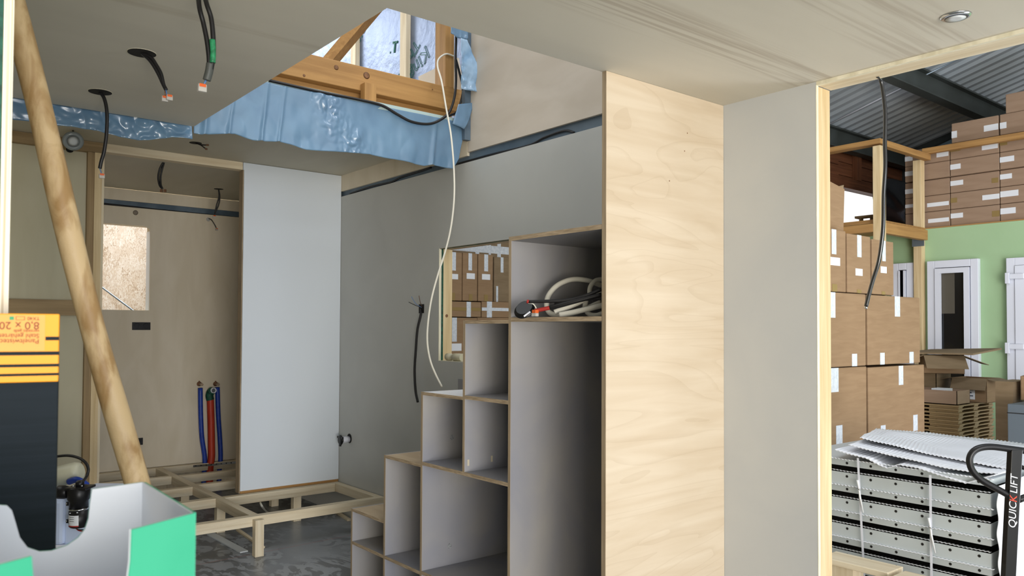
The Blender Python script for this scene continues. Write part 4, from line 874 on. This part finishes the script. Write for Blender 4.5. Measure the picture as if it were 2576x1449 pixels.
t = thing('open_carton', 'tall open carton with a raised flap standing on the top row', 'box', (-2.4, y0, za)); MB().prism([(-2.25, y0, za), (-2.25, y1-.015, za), (-2.25, y1, zb_-.01), (-2.25, y0, zb_+.02)], (-.2, 0, 0)).build('body', M_CARD, t)
MB().prism([(-2.27, y1-.05, zb_+.0), (-2.27, y1+.005, zb_-.1), (-2.27, y1+.03, zb_+.02)], (-.004, 0, 0)).build('flap', M_CARDD, t)

# cartons seen through the window hole
XW = -4.5
def wv_(label, px0, px1, py0, py1, tapes, dx=0, m=M_CARD, grp='cartons seen through the window hole'):
    a, c = at(px0, (py0+py1)/2, 0, XW+dx), at(px1, (py0+py1)/2, 0, XW+dx); zt_ = at((px0+px1)/2, py0, 0, XW+dx).z; zb_ = at((px0+px1)/2, py1, 0, XW+dx).z
    return carton(label, XW+dx-.3, XW+dx, a.y, c.y, zb_, zt_, m, grp, tapes)
zz = [637, 756]
wv_('upright carton at the left of three seen through the window hole', 1115, 1162.5, 634, 756, [(.45, .66, .62, 1, *TP), (.42, .78, .44, .55, *LB), (.42, .62, 0, .16, *TBR)])
wv_('upright carton in the middle of three seen through the window hole', 1164, 1201, 637, 757, [(.38, .62, .64, 1, *TP), (.26, .82, .46, .58, *LB), (.42, .66, 0, .14, *TBR)])
wv_('upright carton at the right of three seen through the window hole', 1203, 1240, 640, 758, [(.40, .66, .64, 1, *TP), (.25, .80, .46, .58, *LB), (.4, .66, 0, .14, *TBR)])
wv_('shaded carton with pale tape at the right edge of window hole view', 1243, 1300, 648, 760, [(.28, .40, .66, 1, *TP), (.09, .17, 0, .35, *TP)], -.12, M_CARDD)
wv_('flat carton with brown tape across it below the upright ones', 1100, 1210, 758.5, 797, [(0, 1, .40, .62, *TBR), (.66, .76, 0, 1, *TP)])
wv_('flat carton with white tape across it below the upright ones', 1212, 1300, 759.5, 799, [(0, 1, .42, .62, *TP), (.14, .28, 0, 1, *TP)])
wv_('lowest left carton seen through the window hole', 1100, 1200, 799, 892, [(.36, .48, .35, 1, *TP), (.34, .60, .10, .30, *LB)])
wv_('lowest right carton, mostly hidden by the stair step, in window hole', 1201, 1300, 799.5, 892, [])
wv_('upper row carton bound with wide white tape in the window hole view', 1115, 1300, 596, 648, [(0, 1, .25, .62, *TP), (.42, .47, 0, 1, *TP), (.72, .77, 0, 1, *TP), (.6, .63, 0, 1, *TP)], -.32, M_CARDD)
t = thing('storage_rack', 'pine rack carrying the cartons seen through the window hole', 'rack', (-4.8, 3.8, GZ))
zk = at(1150, 893, 0, XW).z
B((-5.0, 2.6, zk-.05), (XW, 4.6, zk-.002)).build('shelf', wood('pine', 1), t)
B((-5.3, 2.6, 1.93), (-4.55, 4.7, 1.95)).build('osb_top', mat('osb_board', '#b89a70', .7, col2='#d6c19b', scale=(40, 40, 40), det=2), t)
B((-5.32, 2.6, GZ), (-5.30, 4.7, 1.95)).build('back_sheet', M_CARDD, t)
B((-5.0, 4.62, GZ), (-4.92, 4.70, 1.929)).build('post', wood('pine', 2), t)
for y in (2.62, 4.5): B((-4.6, y, GZ), (XW-.01, y+.08, zk-.051)).build('post', wood('pine', 2), t)

# boxes stored on the office deck
def dk(label, px0, px1, yt, yb, tapes, Y=7.03, m=M_CARDP, grp='flat cartons stored above the office'):
    a, c = at(px0, 470, 1, Y), at(px1, 470, 1, Y)
    return carton(label, a.x, c.x, Y, Y+.45, yb, yt, m, grp, tapes, face='y')
z00 = 1.987; dz = .139
cols = [(2277, 2389, 'first column from the corner post'), (2391, 2514, 'second column from the corner post'), (2516, 2640, 'column at the picture edge')]
tp_ = {(0, 0): [(.52, .98, .30, .55, *LB)], (0, 1): [(.5, .98, .3, .55, *LB), (0, .2, .4, .62, *LB)], (0, 2): [(0, .18, .3, .6, *LB)], (0, 3): [(0, .18, .4, .7, *LB)], (0, 4): [(.72, .98, .3, .6, *LB), (0, .18, .35, .65, *LB)],
       (1, 0): [(0, .26, .45, .75, *LB), (.85, 1, .3, .65, *TBR)], (1, 1): [(.66, 1, .35, .65, *LB), (.0, .14, .4, .7, *TBR)], (1, 2): [(.0, .27, .45, .75, *LB), (.85, .98, .3, .6, *TBR)], (1, 3): [(0, .22, .4, .72, *LB)], (1, 4): [(.0, .22, .5, .8, *TBR), (.66, .98, .3, .62, *LB)],
       (2, 0): [(.0, .32, .4, .75, *LB)], (2, 1): [(0, .38, .4, .75, *LB)], (2, 2): [(.0, .25, .45, .75, *LB)], (2, 3): [(.0, .3, .4, .72, *LB)], (2, 4): [(.0, .16, .4, .7, *TBR)]}
rown = ['bottom layer', 'second layer up', 'third layer up', 'fourth layer up', 'layer under the rail']
for ci, (p0, p1, cn) in enumerate(cols):
    for ri in range(5):
        dk('flat carton in the %s, %s' % (cn, rown[ri]), p0, p1, z00+dz*(ri+1)-.003, z00+dz*ri+.001, tp_.get((ci, ri), []), Y=7.03+.012*((ri*7+ci*3) % 3))
zt5 = z00+dz*5
dk('pinkish carton standing above the rail, left one of two', 2395, 2513, zt5+.165, zt5, [(0, .12, .25, .6, *LB), (.7, 1, .3, .6, *LB)])
dk('pinkish carton standing above the rail at the picture edge', 2517, 2640, zt5+.165, zt5, [(0, .14, .3, .6, *LB)])
dk('topmost carton just under the dark roof at the picture edge', 2532, 2660, zt5+.32, zt5+.167, [])
# dark wrapped load and pale sack on the deck
t = thing('wrapped_load', 'load wrapped in shiny black film on the deck between the timber posts', 'bundle', (-3.4, 7.5, zb1+.03))
q0, q1 = at(2178, 500, 1, 7.3), at(2283, 500, 1, 7.3)
zl0 = zb1+.032; zl1 = at(2230, 446, 1, 7.3).z
rr = random.Random(3)
mb = MB(); 
def wl_fn(u, v, p): 
    d = noise.noise(Vector((p.x*6+p.z*5, p.z*3, 1))); return p+Vector((0, -.06*math.sin(v*math.pi)-.03*d, .0))
mb.sheet([Vector((q0.x+.02, 7.4, zl1+.03)), Vector(((q0.x+q1.x)/2, 7.4, zl1)), Vector((q1.x-.02, 7.4, zl1-.06))], [Vector((q0.x+.14, 7.3, zl0)), Vector((q1.x, 7.3, zl0))], 30, 20, wl_fn, thick=.35, nrm=(0, -1, 0))
mb.build('film', mat('black_wrap', '#15171c', .22, spec=.7, bump=.4, bscale=8), t)
t = thing('deck_stool', 'small pine trestle against the bright opening on the deck', 'stool', at(2172, 566, 1, 7.6))
q = at(2172, 545, 1, 7.6); B((q.x-.09, 7.6, q.z-.01), (q.x+.09, 7.68, q.z+.012)).build('seat', wood('pined', 0), t)
for dx in (-.05, .06): B((q.x+dx, 7.61, zb1+.03), (q.x+dx+.02, 7.66, q.z-.011)).build('leg', wood('pined', 2), t)

# ------------------------------------------------------------------ pile of pallets and open boxes by the window
YP = 5.9
k = at(2412, 1020, 1, YP); xk = k.x; ytop = k.z; z_ = ytop
mpal = wood('pined', 0)
npal = 0
proto = None
PH = .0262
def make_pallet():
    t = thing('wooden_pallet', 'thin worn wooden pallet in the low pile by the office window', 'pallet', (xk, YP, 0), 'stack of thin wooden pallets')
    for i in range(4): B((xk-.62+i*.158, YP, .016), (xk-.62+i*.158+.146, YP+.62, .024)).build('deck_board', wood('pined', 1), t)
    for yy in (YP, YP+.27, YP+.54): B((xk-.62, yy, .012), (xk, yy+.08, .0158)).build('stringer', wood('pined', 0), t)
    for xx in (xk-.62, xk-.36, xk-.2):
        for yy in (YP+.003, YP+.273, YP+.543): B((xx, yy, 0), (xx+(.195 if xx > xk-.3 else .095), yy+.07, .0118)).build('block', wood('pined', 0), t)
    B((xk-.62, YP-.004, .0125), (xk+.002, YP-.0005, .0235)).build('front_board', wood('pined', 0), t)
    return t
def dup(root, loc):
    r = root.copy(); COL.objects.link(r); r.location = loc
    for ch in list(root.children):
        c = ch.copy(); COL.objects.link(c); c.parent = r
    return r
zz_ = ytop-PH; proto = None; LN = 36
while zz_ > GZ-.001:
    j = .004*math.sin(zz_*90)
    if proto is None: proto = make_pallet(); proto.location = (xk+j, YP, zz_)
    else: dup(proto, (xk+j, YP+.004*math.cos(zz_*130), zz_))
    zz_ -= PH
LOWP = zz_+PH
if LOWP-GZ > .002: B((xk-.6, YP+.05, GZ), (xk-.1, YP+.55, LOWP-.0005)).build('timber_bearer', wood('pined', 0), None, label='plain timber bearer under the pile of thin pallets', cat='base')

def open_box(label, c, w, d, h, rot, m=M_CARD, flaps=(1, 1, 1, 1), fl=.12, ang=35, lab=None):
    """open carton: four walls, base and folded-out flaps; c = base centre"""
    t = thing('open_carton', label, 'box', c); R = Matrix.Rotation(rot, 3, 'Z'); c = Vector(c)
    def W_(p): return c+R@Vector(p)
    def panel(nm, P, th, mm_): 
        n_ = (Vector(P[1])-Vector(P[0])).cross(Vector(P[2])-Vector(P[1])).normalized()*th
        MB().prism([W_(p) for p in P], R@n_).build(nm, mm_, t)
    e = .004
    panel('base', [(-w/2, -d/2, 0), (w/2, -d/2, 0), (w/2, d/2, 0), (-w/2, d/2, 0)], e, m)
    S = [((-w/2, -d/2), (w/2, -d/2), (0, -1)), ((w/2, -d/2), (w/2, d/2), (1, 0)), ((w/2, d/2), (-w/2, d/2), (0, 1)), ((-w/2, d/2), (-w/2, -d/2), (-1, 0))]
    for i, (p, q, n_) in enumerate(S):
        panel('wall', [(*p, 0), (*q, 0), (*q, h), (*p, h)], -e, m)
        if flaps[i]:
            a_ = math.radians(ang if not isinstance(ang, (tuple, list)) else ang[i]); ox, oz = math.cos(a_)*fl, -math.sin(a_)*fl
            panel('flap', [(p[0], p[1], h), (q[0], q[1], h), (q[0]+n_[0]*ox, q[1]+n_[1]*ox, h+oz), (p[0]+n_[0]*ox, p[1]+n_[1]*ox, h+oz)], e, M_CARDD)
    if lab:
        (x0, x1, z0_, z1_) = lab
        MB().prism([W_((x0, -d/2-.001, z0_)), W_((x1, -d/2-.001, z0_)), W_((x1, -d/2-.001, z1_)), W_((x0, -d/2-.001, z1_))], R@Vector((0, -.001, 0))).build('label', M_LABEL, t)
        for i in range(4):
            zz = z0_+(z1_-z0_)*(.2+.2*i); MB().prism([W_((x0+.01, -d/2-.0022, zz)), W_((x1-.012-.01*(i % 2), -d/2-.0022, zz)), W_((x1-.012-.01*(i % 2), -d/2-.0022, zz+.008)), W_((x0+.01, -d/2-.0022, zz+.008))], R@Vector((0, -.0006, 0))).build('label_line', M_INK, t)
    return t
pt_ = ytop+.0005
q = at(2382, 1008, 2, pt_)
def pxw(px, t_): return px/F*t_
tt = (at(2412, 1015, 1, YP)-EYE).dot(AF)
open_box('low open carton with papers on the front corner of the pallet pile', (xk-.185, YP+.12, pt_), .34, .22, pxw(35, tt), 0.0, M_CARDP, (0, 0, 0, 0))
B((xk-.22, YP+.09, pt_+.006), (xk-.12, YP+.2, pt_+.103)).build('paper_stack', M_LABEL, None, label='white papers sticking out of the low open carton', cat='papers')
open_box('open carton with white shipping label at the right end of the pile', (xk+.0-.06, YP+.46, pt_), .24, .22, .175, -.05, M_CARD, (1, 1, 0, 1), .09, (68, 15, 0, 10), (-.07, .04, .02, .13))
open_box('open dark carton lying behind the low carton on the pile', (xk-.42, YP+.42, pt_), .30, .26, .20, 0.0, M_CARDD, (0, 0, 0, 0))
open_box('open carton with wide spread flaps on top of the pile', (xk-.28, YP+.40, pt_+.2015), .27, .25, .135, .55, M_CARD, (1, 1, 0, 1), .17, (32, 22, 10, 15))
zf = at(2400, 890, 1, 6.35).z
a, c = at(2300, 890, 1, 6.3), at(2480, 885, 1, 6.3)
MB().prism([(a.x, 6.15, pt_+.345), (c.x-.03, 6.15, pt_+.345), (c.x, 6.6, pt_+.38), (a.x, 6.6, pt_+.36)], (0, 0, .012)).build('flat_cardboard', M_CARDD, None, label='flat folded cardboard lying over the open cartons below office window', cat='cardboard')
a, c = at(2505, 1100, 1, 5.6), at(2535, 960, 1, 5.6)
B((a.x, 5.6, GZ), (a.x+.10, 5.9, c.z)).build('tall_carton', M_CARDD, None, label='tall narrow cardboard carton standing behind the grey cabinet', cat='box')
q = at(2535, 965, 1, 5.5); open_box('small carton with its bent side facing out, above the grey cabinet', (q.x+.08, 5.72, at(2534, 1016, 1, 5.3).z+.002), .14, .14, .15, .2, M_CARD, (0, 0, 0, 0))
q = at(2534, 1016, 1, 5.3)
t = thing('grey_cabinet', 'grey steel cabinet at the lower right picture edge', 'cabinet', (q.x+.25, 5.6, GZ))
B((q.x, 5.3, GZ), (q.x+.55, 5.85, q.z)).build('body', mat('grey_cabinet_paint', '#5a646c', .5), t, bevel=.004); B((q.x-.002, 5.298, q.z-.055), (q.x+.552, 5.3, q.z-.05)).build('door_gap', M_DARK, t)
B((q.x+.1, 5.35, q.z+.0005), (q.x+.4, 5.6, q.z+.012)).build('red_folder', M_REDW, None, label='thin red folder on top of the grey cabinet', cat='folder')

# ------------------------------------------------------------------ stack of grey metal shelves
YT = 3.1; xl, xr = -1.90, at(2492, 1300, 1, YT).x
tr_f = (Vector(((xl+xr)/2, YT, 0))-EYE).dot(AF)
ztray = at(2095, 1146, 1, YT).z
pitch_ = at(2150, 1180, 1, YT).z-at(2150, 1246, 1, YT).z
DEP = .62
def make_tray(z, label):
    t = thing('metal_shelf', label, 'shelf', ((xl+xr)/2, YT, z), 'strapped stack of grey metal shelves')
    hA = pitch_*.51; hB = pitch_*.235; g_ = pitch_*.25
    # lower deep plate, foam, upper lip plate
    B((xl, YT, z), (xr, YT+.002, z+hA)).build('front_plate', M_TRAY, t, bevel=.0006)
    B((xl, YT+.0025, z), (xr, YT+DEP, z+.0015)).build('bottom', M_TRAY, t)
    B((xr-.002, YT+.0025, z+.002), (xr, YT+DEP, z+hA)).build('side_plate', M_TRAY, t)
    B((xl, YT+.001, z+hA+g_), (xr, YT+.003, z+pitch_-.0005)).build('lip_plate', M_TRAY, t, bevel=.0006)
    B((xl, YT+.0035, z+pitch_-.002), (xr, YT+DEP, z+pitch_-.0006)).build('shelf_sheet', M_TRAY, t)
    B((xr-.002, YT+.0035, z+hA+g_), (xr, YT+DEP, z+pitch_-.0025)).build('side_plate', M_TRAY, t)
    B((xl, YT+.02, z+.004), (xr-.03, YT+DEP-.02, z+hA-.002)).build('gap_shade', M_DARK, t)  # dark block stands in for the shade inside the shelf gap
    x = xr-.038; k = 0
    while x > xl:
        MB().lathe([(.0052, 0), (.0052, .0005)], (x, YT-.0003, z+hA*.72), (0, -1, 0), 14).build('hole', M_DARK, t)
        MB().lathe([(.0052, 0), (.0052, .0005)], (x, YT+.0007, z+hA+g_+hB*.5), (0, -1, 0), 14).build('hole', M_DARK, t)
        x -= .0985
    return t
names = ['uppermost grey metal shelf, right under the foam sheets', 'grey metal shelf second from the top of the stack', 'grey metal shelf third from the top of the stack', 'grey metal shelf fourth from the top of the stack', 'grey metal shelf fifth from the top of the stack', 'grey metal shelf sixth from the top, cut by the picture edge']
first = None
zc_ = ztray-.010
for i, nm in enumerate(names):
    z = zc_-pitch_*(i+1)
    make_tray(z, nm)
    def wav(u, v, p, s=i): return p+Vector((0, .001*math.sin(p.x*430+2), .0010*math.sin(p.x*430+s)+.002*noise.noise(Vector((p.x*9, s, 0)))))
    # a foam sheet lies between every two plates and shows as a wavy white edge
    zf_ = z+pitch_+.0012
    MB().sheet([Vector((xl, YT-.009, zf_)), Vector((xr+.012, YT-.009, zf_))], [Vector((xl, YT+.0, zf_)), Vector((xr+.012, YT+.0, zf_))], 420, 1, wav, thick=.0022, nrm=(0, 0, -1)).build('foam_sheet', M_FOAM, None, label='wavy foam edge above the %s' % nm.replace('grey metal shelf ', 'shelf ').replace('uppermost grey metal shelf, ', 'uppermost shelf '), cat='foam sheet', group='foam sheets between the metal shelves')
    zf_ = z+pitch_*.51+.0035
    MB().sheet([Vector((xl, YT+.004, zf_)), Vector((xr-.004, YT+.004, zf_))], [Vector((xl, YT+.016, zf_)), Vector((xr-.004, YT+.016, zf_))], 420, 2, wav, thick=.0016, nrm=(0, 0, -1)).build('foam_sheet', M_FOAM, None, label='foam inside the gap of the %s' % nm.replace('grey metal shelf ', 'shelf ').replace('uppermost grey metal shelf, ', 'uppermost shelf '), cat='foam sheet', group='foam sheets between the metal shelves')
zlow = zc_-pitch_*len(names)
t = thing('shelf_pallet', 'timber pallet under the strapped stack of metal shelves', 'pallet', ((xl+xr)/2, YT, GZ))
B((xl, YT, zlow-.03), (xr, YT+DEP, zlow-.001)).build('deck', wood('pine', 0), t)
for xx in (xl, (xl+xr)/2-.05, xr-.1): B((xx, YT+.02, GZ), (xx+.1, YT+DEP-.02, zlow-.031)).build('block', wood('pine', 1), t)
# foam sheets draped on top
def foamtop(pts_f, pts_b, lab, amp=.0013, fr_=200, zoff=0, droop=0):
    F_ = [Vector(p) for p in pts_f]; Bk = [Vector(p) for p in pts_b]
    def fn(u, v, p):
        return p+Vector((0, 0, amp*math.sin((p.x+p.y*.15)*fr_*2)+.006*noise.noise(p*6)-droop*(1-v)**3*0))
    MB().sheet(Bk, F_, 460, 12, fn, thick=.0022, nrm=(0, 0, -1)).build('foam_sheet', M_FOAM, None, label=lab, cat='foam sheet', group='foam sheets on top of the stack')
zt_ = zc_+.004
fpx = [(2100, 1131), (2130, 1140), (2180, 1152), (2215, 1170), (2232, 1176), (2260, 1168), (2310, 1178), (2360, 1195), (2430, 1216), (2470, 1205), (2500, 1195)]
foamtop([at(x, y, 1, YT-.02) for x, y in fpx], [Vector((xl+.1, YT+DEP, zt_+.02)), Vector((xr+.08, YT+DEP, zt_+.02))], 'lowest loose foam sheet drooping over the front of the shelf stack')
fpx = [(2134, 1118), (2180, 1130), (2230, 1142), (2300, 1158), (2380, 1178), (2450, 1190), (2510, 1192)]
foamtop([at(x, y, 1, YT+.02) for x, y in fpx], [Vector((xl+.1, YT+DEP+.1, zt_+.04)), Vector((xr+.12, YT+DEP+.1, zt_+.04))], 'middle loose foam sheet on the shelf stack')
fpx = [(2163, 1100), (2200, 1110), (2260, 1124), (2330, 1142), (2420, 1160), (2530, 1180)]
bpx = [(2205, 1079), (2330, 1088), (2450, 1102), (2600, 1118)]
foamtop([at(x, y, 1, YT+.12) for x, y in fpx], [at(x, y, 1, YT+.95) for x, y in bpx], 'topmost broad foam sheet on the shelf stack', .0016)
# foam hanging down the right side
def fs(u, v, p): return p+Vector((.003*math.sin(p.z*60+u*4)+.006*noise.noise(p*7), .0, 0))
MB().sheet([Vector((xr+.03, YT-.015, zt_-.02)), Vector((xr+.05, YT+.66, zt_))], [Vector((xr+.035, YT-.01, .0)), Vector((xr+.05, YT+.66, .0))], 20, 80, fs, thick=.002).build('foam_sheet', M_FOAM, None, label='white foam wrapped down the right side of the shelf stack', cat='foam sheet')
# straps
for x0, y0_, x1, y1_, nm in ((2158, 1152, 2177, 1449, 'left'), (2340, 1195, 2344, 1449, 'right')):
    a, c = at(x0, y0_, 1, YT-.016), at(x1, y1_+60, 1, YT-.006); t = thing('plastic_strap', 'white plastic strap with knotted ends, the %s of two round the shelf stack' % nm, 'strap', c)
    MB().bar(a, c, .0085, .0012, up=(0, 1, 0)).build('band', M_UPVC, t)
    k_ = a.lerp(c, .22 if nm == 'left' else .42)
    MB().tube([k_+Vector((-.006, -.004, .035)), k_+Vector((0, -.004, 0)), k_+Vector((.004, -.004, -.03)), k_+Vector((.018, -.006, -.09))], [.005, .003, .004, .002], 8).build('loose_end', mat('white_strap_end', '#e6e8ea', .4), t)
    MB().tube([k_+Vector((-.006, -.005, .003)), k_+Vector((.006, -.005, -.002))], .003, 8).build('buckle', M_CHROME, t)
q = at(2100, 1423, 1, YT-.12)
MB().lathe([(.0, 0), (.02, .002), (.024, .03), (.018, .09), (.01, .13)], q+Vector((-.09, 0, 0)), (1, 0, 0), 9).build('crumpled_film', mat('clear_crumpled_film', '#b9c0cc', .25, spec=.7), None, label='crumpled clear film roll end beside the door jamb at the bottom', cat='film')

# ------------------------------------------------------------------ pallet truck handle
tt = 2.35; t = thing('pallet_truck', 'black pallet truck handle with loop grip and white lettering', 'pallet truck', att(2545, 1449, tt)+Vector((0, 0, -.9)))
def hp(x, y, d=0): return att(x, y, tt+d)
loop = [(2545, 1250), (2505, 1228), (2470, 1208), (2447, 1185), (2439, 1160), (2445, 1140), (2462, 1128), (2490, 1124), (2530, 1128), (2600, 1138), (2650, 1150), (2668, 1175), (2655, 1205), (2620, 1235), (2560, 1258)]
MB().tube(catmull([hp(x, y) for x, y in loop]), .0098, 16).build('loop_grip', M_BLK, t)
top_, bot_ = hp(2553, 1130), hp(2535, 1480)
blk = mat('glossy_black_paint', '#101113', .25, coat=.4)
sh_d = (bot_-top_)
MB().obox((top_+bot_)/2, sh_d/2, AR*(14/F*tt), AF*.012).build('shaft', blk, t, bevel=.002)
ext = bot_+sh_d*1.2
MB().obox((bot_+ext)/2, (ext-bot_)/2*.999, AR*(14/F*tt), AF*.012).build('lower_shaft', blk, t, bevel=.002)
MB().tube([hp(2562, 1172), hp(2600, 1186), hp(2640, 1200)], .006, 10).build('cross_brace', M_BLK, t)
base = Vector((ext.x, ext.y, GZ))
for s__ in (-1, 1): MB().lathe([(.08, -.02), (.09, 0), (.08, .02)], base+AR*s__*.06+Vector((0, 0, .091)), (AR.x, AR.y, 0), 24).build('wheel', M_BLK, t)
MB().obox(base+Vector((0, 0, .25))+Vector((0, .1, 0)), (.1, 0, 0), (0, .1, 0), (0, 0, .07)).build('hydraulic_head', M_RED, t, bevel=.01)
dn_ = sh_d.normalized()
def lett(body, y, m):
    x = 2545+(1449-y)*.016; p = att(2547+(1330-y)*.045-0, y, tt-.0125)
    text('lettering', body, p+AR*.009, -dn_, -AR, .0315, m, t, shear=.25, ext=.0003)
lett('QUIC', 1330, M_LABEL); lett('K', 1265, mat('orange_red_print', '#e0452a', .5)); lett('LIFT', 1243, M_LABEL)
# orange pallet truck body glow between the lowest shelves: orange crate behind
B((-1.25, 3.0-.0, -.12), (-1.0, 3.08, .0)).build('orange_crate', mat('orange_plastic', '#c8622a', .45), None, label='orange plastic crate at the foot of the shelf stack', cat='crate') if False else None
# pale pallet boards at the very bottom
q = at(2200, 1444, 1, 2.85)
t = thing('foreground_pallet', 'pale pallet boards at the bottom edge in front of the metal shelves', 'pallet', (q.x, 2.85, GZ))
zq = at(2220, 1438, 1, 2.85).z
B((-1.62, 2.85, zq-.022), (-1.36, 2.97, zq)).build('deck_board', wood('pale', 0), t, bevel=.002); B((-1.34, 2.82, zq-.024), (-1.12, 2.94, zq-.004)).build('deck_board', wood('pale', 0), t, bevel=.002)
B((-1.6, 2.87, GZ), (-1.5, 2.95, zq-.023)).build('block', wood('pale', 2), t); B((-1.25, 2.85, GZ), (-1.15, 2.93, zq-.025)).build('block', wood('pale', 2), t)

# thick black cable hanging in the doorway
t = thing('door_cable', 'thick black cable hanging from the doorway header with bare tip', 'cable', at(2210, 195, 1, 2.27))
P = [at(2207, 190, 1, 2.262), at(2215, 200, 1, 2.30), at(2222, 235, 1, 2.31), at(2227, 290, 1, 2.31), at(2226, 360, 1, 2.31), at(2227, 420, 1, 2.31), at(2223, 490, 1, 2.31), at(2222, 560, 1, 2.31), at(2218, 610, 1, 2.31), at(2210, 660, 1, 2.31), at(2196, 705, 1, 2.31), at(2185, 745, 1, 2.31), at(2179, 770, 1, 2.31)]
P = catmull(P)
MB().tube(P, .0058, 14).build('sheath', mat('glossy_cable', '#1d1f22', .22, spec=.8), t)
MB().tube([P[-1], at(2178, 777, 1, 2.31)], .0045, 12).build('bare_tip', M_CHROME, t)

# chipboard wall and rod seen through the small bath window
osb = mat('osb_flakes', '#c9ad8c', .6); n, l = nodes_of(osb); b = n['Principled BSDF']
tc = n.new('ShaderNodeTexCoord'); mp = n.new('ShaderNodeMapping'); mp.inputs['Scale'].default_value = (1, 26, 15)
nz = n.new('ShaderNodeTexNoise'); nz.inputs['Scale'].default_value = 3; nz.inputs['Detail'].default_value = 1
ad = n.new('ShaderNodeVectorMath'); ad.operation = 'ADD'; sc_ = n.new('ShaderNodeVectorMath'); sc_.operation = 'SCALE'; sc_.inputs['Scale'].default_value = 3
vo = n.new('ShaderNodeTexVoronoi'); vo.inputs['Scale'].default_value = 1.6; rp = n.new('ShaderNodeValToRGB')
rp.color_ramp.elements[0].color = (*lin('#b59c82'), 1); rp.color_ramp.elements[1].color = (*lin('#f6f2ec'), 1); e_ = rp.color_ramp.elements.new(.35); e_.color = (*lin('#dccdbb'), 1)
l.new(tc.outputs['Object'], mp.inputs[0]); l.new(mp.outputs[0], ad.inputs[0]); l.new(mp.outputs[0], nz.inputs['Vector']); l.new(nz.outputs['Color'], sc_.inputs[0]); l.new(sc_.outputs[0], ad.inputs[1]); l.new(ad.outputs[0], vo.inputs['Vector']); l.new(vo.outputs['Color'], rp.inputs[0]); l.new(rp.outputs[0], b.inputs['Base Color'])
struct('wall_outside', B((-6.3, -.6, .3), (-6.26, 3.2, 3.0)), osb, label='pale chipboard wall outside the bath window')
area('daylight_beyond_bath', (-5.9, 1.3, 3.6), (-6.25, 1.3, 1.5), .6, 1.6, 60, (1, 1, 1))
ra, rb2 = at(250, 718, 0, -5.9), at(336, 782, 0, -5.9); rd = rb2-ra
MB().tube([ra-rd*1.2, rb2+rd*((rb2.z-GZ-.006)/-rd.z)], .006).build('steel_rod', M_STEEL, None, label='thin steel rod slanting behind the small bath window', cat='rod')
